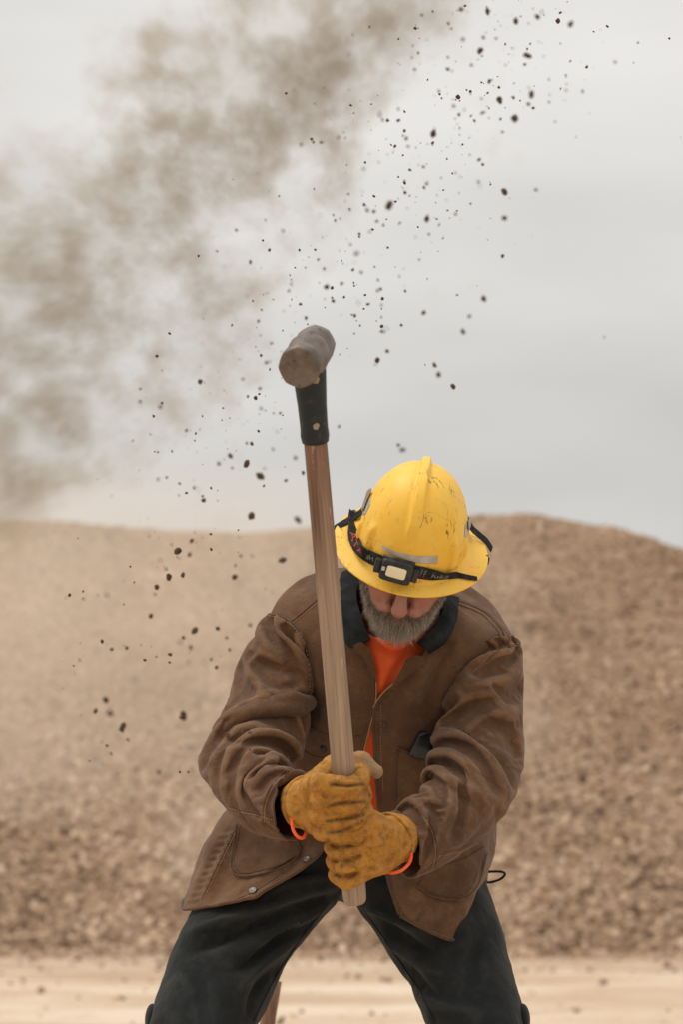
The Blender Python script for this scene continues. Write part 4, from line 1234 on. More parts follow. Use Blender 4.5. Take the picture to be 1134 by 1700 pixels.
pV = strokes(pV, pF, [
    ([(560, 1470), (470, 1500), (380, 1530), (310, 1550)], .008, 8, 14), ([(550, 1488), (470, 1520), (390, 1552), (320, 1580)], -.008, 8, 10),
    ([(545, 1500), (470, 1545), (400, 1580)], .007, 7, 10), ([(520, 1520), (450, 1575), (390, 1612)], -.007, 8, 9),
    ([(500, 1550), (440, 1600), (400, 1640)], .006, 7, 9), ([(470, 1600), (430, 1640), (410, 1690)], -.006, 8, 9),
    ([(540, 1440), (450, 1470), (380, 1500)], -.007, 8, 10), ([(560, 1455), (480, 1470), (430, 1490)], .006, 7, 8),
    ([(608, 1505), (660, 1530), (720, 1548)], .008, 8, 12), ([(612, 1520), (670, 1560), (720, 1580)], -.008, 8, 9),
    ([(640, 1560), (690, 1600), (740, 1620)], .006, 7, 10), ([(650, 1580), (690, 1625), (730, 1660)], -.006, 8, 9),
    ([(690, 1650), (730, 1670), (790, 1680)], .005, 8, 10), ([(820, 1520), (790, 1580), (780, 1640)], -.004, 14, 14),
    ([(300, 1600), (330, 1640), (340, 1700)], -.004, 12, 12),
    ([(575, 1420), (590, 1455), (585, 1490)], -.004, 6, 6),
], gain=2.6, pw=1.5)
pV = relax(pV, pF, 1, .3)
trousers = mesh_obj('trousers', pV, pF, MAT['trousers'], person, attr={'wear_shading': wear_shading_of(pV, pF)}, label='dusty black work trousers')
p_b = bvh_of(pV, pF)
def dark_seam(pts, r=.0014):
    P, N = on_surface(p_b, pts, 40, .0006)
    if len(P) > 4: mesh_obj('seam', *tube(smooth_line(P, 2), r, 6), MAT['trousers'], trousers)
dark_seam([(545, 1500), (500, 1556), (455, 1625), (420, 1695)])
dark_seam([(606, 1512), (650, 1575), (700, 1650), (722, 1695)])
dark_seam([(588, 1420), (588, 1460), (578, 1490)])
for q in ((252, 1684, .10, -1), (869, 1684, .10, 1)):       # knee pocket flaps standing out at the outer seams
    c_ = at(*q[:3]); v, f = icos(2)
    mesh_obj('knee_pocket', c_ + v * np.array([.013, .045, .030]) + np.array([0, 0, -.01]), f, MAT['trousers'], trousers)

# boots on the ground under the trouser legs
for secs in (LEG_L, LEG_R):
    an = centres(secs)[9]; sg = 1 if an[0] > 0 else -1
    G = Field(np.arange(an[0] - .14, an[0] + .16, .007), np.arange(an[1] - .27, an[1] + .12, .007), np.arange(-.02, .24, .007))
    toe = np.array([an[0] + sg * .04, an[1] - .16, .045])
    G.capsule([an[0], an[1] + .02, .055], toe, .055, .050, k=.02)
    G.capsule([an[0], an[1] + .015, .06], [an[0], an[1], .19], .058, .062, k=.02)
    v, f = G.mesh()
    v[:, 2] = np.maximum(v[:, 2], .004 + .002 * hash_noise(v * 40, 3))
    mesh_obj('boot', relax(v, f, 2, .4), f, MAT['jacket_seam'], person)

# gloves ------------------------------------------------------------------
def glove(hand, side, wrist, elbow, tilt, sp_):
    c0 = hand
    lo, hi = c0 - .17, c0 + .17
    st = .0021
    G = Field(np.arange(lo[0], hi[0], st), np.arange(lo[1], hi[1], st), np.arange(lo[2], hi[2], st))
    offs = [.0475, .0160, -.0155, -.0455]
    rad = [.0170, .0174, .0168, .0155]
    offs = [q * sp_ for q in offs]; rad = [q * (0.35 + .65 * sp_) for q in rad]
    for i, (o_, r_) in enumerate(zip(offs, rad)):
        mcp = frame(c0, side * .044, .029, o_ * .98 + tilt * .030)
        pip = frame(c0, side * -.012, .0395, o_ + tilt * -.004)
        mid = frame(c0, side * -.0290, .012, o_ - tilt * .004)
        dip = frame(c0, side * -.0275, -.018, o_ - tilt * .006)
        tip = frame(c0, side * -.006, -.036, o_ - tilt * .006)
        K = .0022
        G.capsule(mcp, pip, r_ * 1.02, r_, K); G.capsule(pip, mid, r_, r_ * .95, K); G.capsule(mid, dip, r_ * .95, r_ * .9, K); G.capsule(dip, tip, r_ * .9, r_ * .8, K)
        # back of the hand
        G.capsule(mcp, wrist + AXD * o_ * .45 + E2 * .004, r_ * 1.0, .025, .004)
        G.ellipsoid(mcp + E2 * .003, (r_ * 1.06,) * 3, k=.005)
    # palm and thumb
    G.capsule(frame(c0, side * .048, -.004, .03), frame(c0, side * .048, -.004, -.03), .024, .022, .02)
    tb = frame(c0, side * .050, -.018, .030)
    th = [tb, frame(c0, side * .016, -.044, .049), frame(c0, side * -.030, -.038, .055), frame(c0, side * -.053, -.024, .040)]
    for a, b, ra, rb in ((th[0], th[1], .022, .0175), (th[1], th[2], .0180, .0165), (th[2], th[3], .0165, .0120)):
        G.capsule(a, b, ra, rb, .008)
    # gauntlet cuff flaring over the wrist
    d = nrm(elbow - wrist)
    G.capsule(wrist, wrist + d * .018, .036, .040, .02)
    G.capsule(wrist + d * .018, wrist + d * .034, .040, .043, .01)
    # creases across the knuckles and wrist
    V, F = G.mesh()
    V = relax(V, F, 2, .45)
    N = vnormals(V, F)
    V = V + N * (.0014 * fbm(V * np.array([34, 34, 34]), 3, 120 + side) + .0006 * fbm(V * np.array([110, 110, 150]), 2, 130))[:, None]
    return V, F, th
EL_L, EL_R = centres(SLEEVE_L)[5], centres(SLEEVE_R)[5]
gV, gF, thL = glove(HAND_L, -1, WRIST_L, EL_L, 0.25, 1.0)
def g3(*p): return [(450 + a * .2381, 1230 + b * .2381) for a, b in p]
gV = strokes(gV, gF, [
    (g3((410, 300), (520, 312), (640, 305)), -.0075, 3.5, 3.5), (g3((380, 450), (500, 430), (650, 420)), -.0075, 3.5, 3.5), (g3((380, 560), (500, 545), (640, 520)), -.0075, 3.5, 3.5),
    (g3((260, 220), (250, 330), (270, 450), (320, 560)), -.004, 5, 5), (g3((230, 260), (215, 380), (240, 520)), .004, 5, 6), (g3((200, 260), (180, 380), (210, 560)), -.004, 4, 5), (g3((160, 270), (145, 390), (170, 520)), .003, 5, 5),
    (g3((300, 380), (360, 420), (430, 400)), -.0025, 4, 4), (g3((540, 340), (545, 420), (535, 500)), -.002, 3, 4), (g3((350, 330), (420, 350), (480, 340)), .002, 5, 5), (g3((560, 200), (600, 240), (610, 290)), -.002, 4, 4)])
def seg_dist(V, A):
    d = np.full(len(V), 9.0)
    for a, b in zip(A[:-1], A[1:]):
        ab = b - a; t = np.clip(((V - a) @ ab) / (ab @ ab), 0, 1)
        d = np.minimum(d, np.linalg.norm(V - a - t[:, None] * ab, axis=1))
    return d
def grime_shade_lines(V, lines, w):
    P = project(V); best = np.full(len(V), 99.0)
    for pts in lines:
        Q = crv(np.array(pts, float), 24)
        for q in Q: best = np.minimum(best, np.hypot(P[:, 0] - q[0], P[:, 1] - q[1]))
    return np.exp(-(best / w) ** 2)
pale_l = np.clip((.0205 - seg_dist(gV, thL[1:])) / .003, 0, 1)
glL = mesh_obj('glove', gV, gF, MAT['glove'], person, attr={'pale': pale_l, 'grime_shade': grime_shade_lines(gV, [g3((420, 302), (520, 312), (645, 303)), g3((400, 455), (500, 435), (650, 425)), g3((390, 560), (500, 545), (640, 515)), g3((400, 640), (500, 625), (640, 560))], 3.4)}, label='stained mustard leather glove, upper hand on the handle')
gV2, gF2, thR = glove(HAND_R, 1, WRIST_R, EL_R, 0.55, .88)
gV2 = strokes(gV2, gF2, [
    (g3((420, 725), (520, 735), (640, 690)), -.0075, 3.5, 3.5), (g3((430, 830), (540, 835), (620, 800)), -.0075, 3.5, 3.5), (g3((450, 930), (540, 945), (610, 920)), -.0075, 3.5, 3.5),
    (g3((640, 560), (700, 640), (700, 760)), -.003, 5, 6), (g3((790, 560), (820, 680), (830, 820), (800, 920)), -.0045, 5, 5), (g3((850, 560), (890, 680), (880, 800), (850, 880)), .004, 5, 5), (g3((900, 560), (930, 680), (915, 800)), -.004, 5, 5),
    (g3((720, 480), (780, 520), (840, 520)), -.003, 4, 5), (g3((700, 620), (760, 700), (800, 720)), .0025, 5, 6), (g3((690, 800), (760, 830), (800, 800)), -.002, 5, 5)])
glR = mesh_obj('glove', gV2, gF2, MAT['glove'], person, attr={'grime_shade': grime_shade_lines(gV2, [g3((420, 728), (520, 735), (640, 690)), g3((430, 832), (540, 835), (620, 800)), g3((450, 932), (540, 945), (610, 920)), g3((415, 650), (520, 640), (620, 600))], 3.4)}, label='mustard leather glove, lower hand near the handle end')
# rolled cuff edges
for (w_, e_, g_) in ((WRIST_L, EL_L, glL), (WRIST_R, EL_R, glR)):
    d = nrm(e_ - w_); u = nrm(np.cross(d, [0, 0, 1])); v = np.cross(d, u)
    th = np.linspace(0, 2 * np.pi, 49)[:, None]
    ring = w_ + d * .033 + .0432 * (np.cos(th) * u + np.sin(th) * v)
    ring += nrm(ring - w_ - d * .033) * (.002 * hash_noise(ring * 60, 4))[:, None]
    mesh_obj('cuff_binding', *tube(ring, .0034, 8), MAT['glove'], g_)

# ------------------------------------------------------------------ hard hat
hat = thing('hard_hat', HC, 'scuffed yellow full-brim hard hat worn by the man', 'hard hat')
def hat_shell():
    nth = 288
    th = np.linspace(0, 2 * np.pi, nth, endpoint=False)
    prof = []                                     # (fraction of dome radius, dome height, brim fraction)
    for s in np.linspace(0.02, 1, 74):
        ph = s * np.pi / 2
        c_, r_ = np.cos(ph), np.sin(ph)
        nn = 2.25
        k = (c_ ** nn + r_ ** nn) ** (-1 / nn)
        prof.append((r_ * k, .010 + .150 * c_ * k, 0.0))
    for t in np.linspace(0.05, 1, 26):
        prof.append((1.0, .010 - .007 * min(t * 6, 1) ** .6 - .013 * t, t))
    prof.append((1.0, -.0112, 1.004)); prof.append((1.0, -.0125, 1.003))
    rows = []
    for (r_, z, b) in prof:
        ax, af = .0985, .121
        ox, of = .1425, .142
        R_x = ax * r_ * (1 - b) + ox * b if b > 0 else ax * r_
        R_f = af * r_ * (1 - b) + of * b if b > 0 else af * r_
        x = R_x * np.sin(th); f = R_f * np.cos(th); z_ = np.full(nth, z)
        z_ = z_ + .006 * b * np.cos(th) ** 2 * (np.cos(th) < 0) - .004 * b * np.sin(th) ** 2 * (-1)
        rows.append(np.stack([x, f, z_], 1))
    L = np.concatenate(rows)
    x, f, z = L.T
    br = np.repeat([p[2] for p in prof], nth)
    n = nrm(np.stack([x / .0985 ** 2, f / .121 ** 2, np.maximum(z, 0) / .15 ** 2], 1)); n[br > 0] = 0
    def st(a, b, v): t = np.clip((v - a) / (b - a), 0, 1); return t * t * (3 - 2 * t)
    # centre ridge with a bevelled front end
    hw = .0088 + .0040 * st(0, .11, f)
    ridge = (1 - st(.55, 1.25, np.abs(x) / hw)) * st(.112, .096, f) * st(-.115, -.09, f) * .0085
    groove = np.exp(-((np.abs(x) - hw * 1.5) / .004) ** 2) * st(.112, .09, f) * -.0008
    disp = ridge + groove
    az = np.arctan2(x, f)
    for a0, w_, h_, z0, z1 in ((.80, .0095, .0080, .026, .086), (-.80, .0095, .0080, .026, .086), (1.28, .006, .0055, .02, .062), (-1.28, .006, .0055, .02, .062)):
        dx = (az - a0) * np.hypot(x, f)
        disp += (1 - st(.5, 1.3, np.abs(dx) / w_)) * st(z1, z1 - .022, z) * st(z0 - .012, z0, z) * h_
    # lamp-bracket bosses low on the front
    L = L + n * disp[:, None]
    F = grid_faces(len(prof), nth, close_c=True)
    top = np.array([[0, 0, .160 + .0085]])
    k = np.arange(nth)
    F = np.concatenate([F, np.stack([np.full(nth, len(L)), (k + 1) % nth, k, np.full(nth, len(L))], 1)])
    L = np.concatenate([L, top])
    V = hd(L[:, 0], L[:, 1], L[:, 2])
    Nn = vnormals(V, np.where(F[:, 3:] == F[:, :1], F[:, [0, 1, 2, 2]], F))
    if np.mean(np.sum((V - HC) * Nn, 1)) < 0: F = F[:, ::-1]
    return V, F
hV, hF = hat_shell()
mesh_obj('shell', *thicken(hV, np.where(hF[:, 3:] == hF[:, :1], hF[:, [0, 1, 2, 0]], hF), .0028), MAT['helmet'], hat)
h_b = bvh_of(hV, hF)
def hatpx(cx, cy): return (530 + cx * .26455, 740 + cy * .26451)
def hp_(*p): return [hatpx(*q) for q in p]
for top, bot in ((hp_((395, 622), (500, 668), (620, 690), (750, 690)), hp_((400, 650), (505, 700), (620, 735), (745, 742))),
                 (hp_((300, 285), (318, 262), (330, 268)), hp_((262, 400), (285, 440), (322, 372))),
                 (hp_((915, 500), (935, 470), (957, 440)), hp_((912, 572), (930, 570), (955, 500)))):
    V, F = patch(h_b, top, bot, 30, 12, .0010, .0006, 0.0)
    mesh_obj('reflective_sticker', V, F, MAT['tape'], hat)

# ------------------------------------------------------------------ headlamp round the hat
lamp_c = hit(h_b, 659, 935)
lamp = thing('headlamp', HC, 'black headlamp with an unlit square lens strapped round the hard hat', 'headlamp')
def strap(pts, width, n=60, off=.0022, lift=0.0, twist=None, sag=None, name='strap'):
    if callable(pts):
        P, N = pts(np.linspace(0, 1, n))
    else:
        P, N = on_surface(h_b, pts, n, off)
    P = smooth_line(P, 6); m = len(P)
    for _ in range(6): N[1:-1] = nrm(N[:-2] + N[1:-1] + N[2:])
    T = nrm(np.gradient(P, axis=0))
    Wd = nrm(np.cross(N, T))
    t = np.linspace(0, 1, m)
    ww = np.interp(t, np.linspace(0, 1, len(width)), width)
    if twist is not None:
        a = np.interp(t, np.linspace(0, 1, len(twist)), twist)
        W2 = Wd * np.cos(a)[:, None] + N * np.sin(a)[:, None]
    else: W2 = Wd
    N2 = nrm(np.cross(T, W2)); N2 = N2 * np.sign(np.sum(N2 * N, 1))[:, None]
    P = P + N * (np.abs(np.sum(W2 * N, 1)) * ww * .5 + lift)[:, None]
    rows = []
    for c_ in np.linspace(-.5, .5, 7):
        rows.append(P + W2 * (ww * c_)[:, None])
    V = np.stack(rows, 1).reshape(-1, 3); F = grid_faces(m, 7)
    if np.mean(np.sum(vnormals(V, F).reshape(m, 7, 3)[:, 3] * N, 1)) < 0: F = F[:, ::-1]
    V = V + vnormals(V, F) * .0004
    o = mesh_obj(name, *thicken(V, F, .0016), MAT['webbing'], lamp)
    return o, P, W2, N2, ww
sA = strap(hp_((205, 430), (205, 500), (232, 580), (285, 665), (340, 705), (400, 730)), [.011, .015, .020, .025, .026, .026], twist=[-1.0, -.75, -.5, -.25, 0, 0])
def side_band(t):                                  # the band drawn across the brim on the other side
    k = [0, .35, .55, .9, 1]
    x = np.interp(t, k, [-.082, -.099, -.114, -.1400, -.1440]); f = np.interp(t, k, [-.088, -.064, -.050, -.022, -.016]); z = np.interp(t, k, [.046, .010, .002, -.006, -.020])
    return hd(x, f, z), np.tile(nrm(hd(-.30, .05, .85) - HC), (len(t), 1))
strap(side_band, [.010, .014, .0165, .017, .017], n=50)
sC = strap(hp_((560, 778), (640, 795), (720, 808), (800, 815), (880, 830), (940, 838), (990, 842)), [.024, .025, .023, .015, .010, .009, .008], twist=[0, 0, .15, .6, .9, .6, .3])
def back_band(t):                                  # slack end of the band lying over the brim behind the right temple
    x = .090 + .058 * t; f = -.052 - .012 * t; z = np.interp(t, [0, .25, .8, 1], [.046, .022, -.004, -.022])
    return hd(x, f, z), np.tile(nrm(hd(.35, .25, .8) - HC), (len(t), 1))
strap(back_band, [.013, .014, .014, .013], n=30)
v, f_ = tube(np.array([at(*hatpx(1048, 690), -.10), at(*hatpx(1060, 712), -.10), at(*hatpx(1052, 740), -.105)]), .004, 8)
mesh_obj('strap', v, f_, MAT['webbing'], lamp)
v, f_ = tube(smooth_line(on_surface(h_b, hp_((205, 430), (222, 425), (234, 440)), 12, .004)[0]), .0035, 8)
mesh_obj('strap_slider', v, f_, MAT['plastic'], lamp)

# lamp body: a bevelled box lying on the front of the dome
def bev_box(c, ux, uy, un, sx, sy, sn, bev):
    V, F = [], []
    prof = [(-sn, 1.0, 0), (sn - bev, 1.0, 0), (sn - bev * .3, 1.0, bev * .3), (sn, 1.0, bev)]
    n = 40
    th = np.linspace(0, 2 * np.pi, n, endpoint=False)
    e = 0.28
    cx = np.sign(np.cos(th)) * np.abs(np.cos(th)) ** e; cy = np.sign(np.sin(th)) * np.abs(np.sin(th)) ** e
    rows = [c + np.outer(cx * (sx - b), ux) + np.outer(cy * (sy - b), uy) + un * h for h, _, b in prof]
    V = np.concatenate(rows + [[c - un * sn, c + un * sn]])
    F = grid_faces(len(prof), n, close_c=True)
    k = np.arange(n); k2 = (k + 1) % n; b0 = len(prof) * n
    F = np.concatenate([F, np.stack([np.full(n, b0), k2, k, np.full(n, b0)], 1), np.stack([np.full(n, b0 + 1), (len(prof) - 1) * n + k, (len(prof) - 1) * n + k2, np.full(n, b0 + 1)], 1)])
    N = vnormals(V, np.where(F[:, 3:] == F[:, :1], F[:, [0, 1, 2, 2]], F))
    if np.mean(np.sum((V - c) * N, 1)) < 0: F = F[:, ::-1]
    return V, F
pl = hit(h_b, *hatpx(385, 745))[0]; pr = hit(h_b, *hatpx(600, 800))[0]
ux = nrm(hd(.1, .0, -.022) - hd(-.1, .0, .0))
un = nrm(hd(-.03, 1, .38) - hd(0, 0, 0)); un = nrm(un - ux * (un @ ux)); uy = np.cross(un, ux)
if uy @ HM[:, 2] < 0: uy = -uy
lc = at(*hatpx(487, 758), -.12)
# put the lamp's back against the dome
hh_ = hit(h_b, *hatpx(485, 775))
lc = hh_[0] + un * .012
mesh_obj('lamp_housing', *bev_box(lc, ux, uy, un, .0285, .0200, .0115, .004), MAT['plastic'], lamp)
mesh_obj('lens', *bev_box(lc + un * .0108 + ux * .000 - uy * .0005, ux, uy, un, .0178, .0100, .0018, .001), MAT['lens'], lamp)
mesh_obj('switch', *bev_box(lc + un * .0112 - ux * .0235 + uy * .001, ux, uy, un, .0030, .0038, .0014, .0008), MAT['tape'], lamp)
mesh_obj('lamp_hinge', *tube(np.array([lc - ux * .029 + uy * .0195 - un * .001, lc + ux * .029 + uy * .0195 - un * .001]), .0038, 10), MAT['plastic'], lamp)
mesh_obj('lamp_bracket', *bev_box(lc + ux * .034 - un * .004, ux, uy, un, .0060, .0125, .006, .002), MAT['plastic'], lamp)
mesh_obj('lamp_bracket', *bev_box(lc - ux * .034 - un * .004, ux, uy, un, .0060, .0125, .006, .002), MAT['plastic'], lamp)

# woven lettering: flat text bent along the strap
def letter(txt, st_, t0, t1, height, mat, flip=False, shift=0.0):
    o, P, W2, N2, ww = st_
    cu = bpy.data.curves.new('tmp', 'FONT'); cu.body = txt; cu.size = 1.0; cu.resolution_u = 2
    ob = bpy.data.objects.new('tmp', cu); COL.objects.link(ob)
    me = ob.evaluated_get(bpy.context.evaluated_depsgraph_get()).to_mesh()
    C = np.array([v.co for v in me.vertices])
    F = [list(p.vertices) for p in me.polygons]
    bpy.data.objects.remove(ob)
    if len(C) == 0: return
    C = C - C.min(0); wdt, hgt = C[:, 0].max(), C[:, 1].max()
    s = t0 + (t1 - t0) * C[:, 0] / wdt
    yy = (C[:, 1] / hgt - .5) * height + shift
    sg = -1 if flip else 1
    m = len(P); ts = np.linspace(0, 1, m)
    G = lambda A: np.stack([np.interp(s, ts, A[:, k]) for k in range(3)], 1)
    upv = G(W2); upv = upv * np.sign(upv @ HM[:, 2])[:, None]
    V = G(P) + upv * (yy * sg)[:, None] + nrm(G(N2)) * .0011
    mesh_obj('lettering', V, F, MAT[mat], o, smooth=False)
try:
    letter('ATA', sA, .36, .62, .0105, 'print_red')
    letter('O HE', sA, .98, .68, .0090, 'print_grey', flip=True)
    letter('lukz', sC, .30, .50, .0085, 'print_grey')
    letter('- -', sC, .155, .215, .0018, 'print_grey', shift=.0065)
    letter('- -', sC, .155, .215, .0018, 'print_grey', shift=.0025)
    letter('- -', sC, .155, .215, .0018, 'print_grey', shift=-.0015)
    letter('- -', sC, .155, .215, .0018, 'print_red', shift=-.0055)
except Exception as ex:
    print('lettering', ex)

# ------------------------------------------------------------------ sledgehammer
sledge = thing('sledgehammer', AX0, 'raised sledgehammer with grey steel head and brown wooden handle', 'sledgehammer')
tt = np.concatenate([[0, .003, .006, .012], np.linspace(.02, 1, 60)])
P = AX0 + np.outer(tt, AX1 - AX0)
rr = np.interp(tt, [0, .006, .03, .3, .7, 1.0], [.0185, .0202, .0208, .0200, .0190, .0186])
hv, hf_ = tube(P, rr, 28)
rel_ = hv - AX0; tw = (rel_ @ AXD) / np.linalg.norm(AX1 - AX0)
mesh_obj('handle', hv, hf_, MAT['wood'], sledge, attr={'wood_x': rel_ @ E1, 'wood_y': rel_ @ E2, 'wood_t': tw})
g0, g1 = on_axis(733), on_axis(596)
mesh_obj('guard', *tube(np.array([g0 + (g1 - g0) * t for t in np.linspace(0, 1, 14)]), np.array([.0218, .0234, .0226, .0226, .0229, .0232, .0236, .0243, .0250, .0257, .0264, .0270, .0274, .0274]), 28), MAT['rubber'], sledge)
for (t_, u_, r_) in ((.24, .004, .0058), (.80, .010, .0062)):
    v, f_ = icos(2)
    rj = r_ * (1 + .25 * hash_noise(v * 2.1, 9))[:, None]
    mesh_obj('mud_spot', g0 + (g1 - g0) * t_ + E1 * u_ + E2 * (.0215 + .003 * t_) + v * rj * np.array([.9, .35, 1.1]), f_, MAT['mud'], sledge)
# head: octagonal, waisted at the eye, bevelled faces
hx0 = nrm(E2 * 0.975 - E1 * 0.20); hx0 = nrm(hx0 - AXD * (hx0 @ AXD))
hs = np.cross(AXD, hx0)
hc = on_axis(590)
secs = [(-.081, .020), (-.080, .0265), (-.074, .0305), (-.050, .0315), (-.028, .0290), (-.014, .0330), (0, .0335), (.014, .0330), (.028, .0290), (.050, .0315), (.077, .0320), (.0805, .0300), (.0813, .0280), (.0818, .012)]
rows = []
nn = 48
th = np.linspace(0, 2 * np.pi, nn, endpoint=False)
oc = 1.0 / np.maximum.reduce([np.abs(np.cos(th - k * np.pi / 4 - np.pi / 8)) for k in range(4)]) ** .55
for d_, r_ in secs:
    d_ *= .86
    rows.append(hc + hx0 * d_ + (np.cos(th) * oc)[:, None] * hs * r_ + (np.sin(th) * oc)[:, None] * AXD * r_ * 1.04)
V = np.concatenate(rows + [[hc - hx0 * .0700, hc + hx0 * .0706]])
F = grid_faces(len(secs), nn, close_c=True)
k = np.arange(nn); k2 = (k + 1) % nn; b0 = len(secs) * nn
F = np.concatenate([F, np.stack([np.full(nn, b0), k2, k, np.full(nn, b0)], 1), np.stack([np.full(nn, b0 + 1), (len(secs) - 1) * nn + k, (len(secs) - 1) * nn + k2, np.full(nn, b0 + 1)], 1)])
N = vnormals(V, np.where(F[:, 3:] == F[:, :1], F[:, [0, 1, 2, 2]], F))
if np.mean(np.sum((V - hc) * N, 1)) < 0: F = F[:, ::-1]
V = V + nrm(V - hc) * (.0005 * fbm(V * 30, 2, 140))[:, None]
mesh_obj('head', V, F, MAT['steel'], sledge)

# ------------------------------------------------------------------ things on and behind the man
gc = thing('glasses_case', at(703, 1232, .02), 'glossy black case sticking out of the chest pocket', 'case')
V, F = patch(t_bvh, c5((348, 690), (375, 678), (412, 685)), c5((300, 775), (350, 800), (400, 790)), 24, 24, .016, .013)
mesh_obj('case_body', relax(V, F, 3, .5), F, MAT['case'], gc)
P, N_ = on_surface(t_bvh, c5((352, 690), (376, 682), (410, 688)), 14, .0175)
if len(P) > 4: mesh_obj('case_seam', *tube(smooth_line(P), .0016, 6), MAT['plastic'], gc)
pch = thing('belt_pouch', at(800, 1460, .26), 'dark pouch at the hip behind the jacket with a cord loop sticking out', 'pouch')
V, F = loft([((790, 1440), (812, 1430), .27, .035), ((786, 1452), (811, 1450), .27, .04), ((788, 1468), (809, 1468), .27, .04), ((795, 1480), (807, 1480), .27, .03)], 24, 20)
mesh_obj('pouch_body', V, F, MAT['plastic'], pch)
P = crv(np.array([at(803, 1448, .26), at(815, 1447, .25), at(832, 1447, .24), at(839, 1451, .24), at(832, 1459, .25), at(818, 1464, .26), at(804, 1465, .27)]), 40)
mesh_obj('cord_loop', *tube(P, .0024, 8), MAT['webbing'], pch)
# wooden stake standing behind the legs
b0, b1 = at(440, 1720, 1.1), at(455, 1628, 1.1)
d = nrm(b1 - b0); foot_ = b0 - d * (b0[2] / d[2])
stk = thing('wooden_stake', foot_, 'brown wooden stake standing behind the man\'s legs', 'stake')
P = np.array([foot_ - d * .05 + (b1 + d * .05 - foot_) * t for t in np.linspace(0, 1, 14)])
mesh_obj('stake_shaft', *tube(P, .0175, 14), MAT['stake'], stk)

# ------------------------------------------------------------------ flying dirt
clods = [(810,19,15),(766,16,11),(857,35,12),(893,28,11),(927,35,11),(948,40,14),(769,65,10),(745,39,9),(701,25,8),(719,19,6),(798,84,13),(876,92,14),(872,107,9),(744,115,10),(783,108,9),(813,135,11),(829,145,8),(830,166,13),
 (761,161,11),(754,176,9),(763,190,9),(800,164,7),(855,197,16),(883,157,13),(878,173,9),(720,222,16),(631,191,9),(644,200,9),(662,181,8),(662,200,9),(672,217,9),(675,230,10),(678,243,8),(681,282,10),(672,301,7),(673,320,9),(647,340,18),(610,349,10),
 (621,351,9),(619,381,8),(709,364,13),(757,355,8),(838,318,15),(838,362,12),(796,265,10),(802,273,8),(795,302,8),(709,305,9),(835,425,10),(592,421,12),(567,471,9),(632,480,9),(589,524,9),(704,519,12),(804,496,15),(769,550,12),(780,525,9),(673,483,8),
 (627,598,11),(643,583,10),(634,542,9),(643,545,7),(722,606,12),(729,622,11),(753,642,12),(669,747,12),(662,739,9),(586,448,10),(600,452,9),(611,505,9),(628,465,7),(332,634,12),(431,645,9),(424,661,10),(433,678,8),(429,716,8),(418,737,10),(382,757,12),
 (363,770,10),(409,770,15),(431,790,15),(385,777,7),(503,785,10),(490,760,10),(453,746,8),(338,830,9),(322,810,7),(262,796,8),(276,793,7),(433,590,8),(508,528,9),(538,446,9),(542,476,11),(551,478,8),(553,500,9),(309,715,9),(220,732,6),(450,570,9),
 (465,686,9),(295,915,15),(314,921,11),(280,958,13),(303,955,12),(260,975,14),(389,958,13),(469,930,15),(250,1023,11),(323,1047,14),(304,1059,10),(299,1066,9),(316,1075,11),(282,1087,10),(281,1100,8),(359,1108,10),(175,1162,12),(182,1184,15),(203,1208,16),
 (304,1189,17),(177,988,9),(415,1038,11),(361,1044,10),(185,1078,9),(210,1076,10),(399,923,10),(418,923,11),(318,898,11),(417,857,13),(494,863,14),(337,831,9),(350,1095,8),(240,1096,9),(169,1065,10),(158,1180,11),(381,1079,9),(376,1059,8),(177,1238,7),
 (205,965,8),(115,988,9),(275,945,9),(350,912,8),(452,983,9),(500,240,7),(517,231,8),(533,236,7),(520,236,8),(475,155,7),(488,150,6),(392,382,8),(447,415,8),(360,417,6),(605,340,8),(614,45,8),(586,58,7),(580,90,6),(690,47,8),(686,76,6),(695,88,6),(689,115,7),
 (1060,71,6),(940,125,6),(968,152,8),(1022,103,7),(912,132,6),(1004,560,5),(900,20,7),(840,108,6),(312,1100,7),(265,930,7),(402,1215,10),(378,1222,12),(414,1216,9)]
g = np.random.default_rng(23)
extra = []
while len(extra) < 112:
    t = g.random()
    cx = 900 - 620 * t + g.normal() * 75; cy = -10 + 880 * t ** 1.05 + g.normal() * 70
    if g.random() < .10: cx, cy = g.uniform(120, 430), g.uniform(880, 1260)
    if 545 < cx < 840 and cy > 730: continue
    if cy < 0 or cx < 5 or cx > 1100: continue
    extra.append((cx, cy, 4.5 + 4.5 * g.random() ** 1.5))
variants = []
for k in range(7):
    v, f_ = icos(2)
    v = v * (1 + .30 * fbm(v * 1.3, 3, 200 + k))[:, None] * np.array([1.0, .8 + .3 * g.random(), .72 + .2 * g.random()])
    v = v / np.abs(v).max()
    me_o = mesh_obj('dirt_clod', v, f_, MAT['clod'])
    variants.append(me_o.data); bpy.data.objects.remove(me_o)
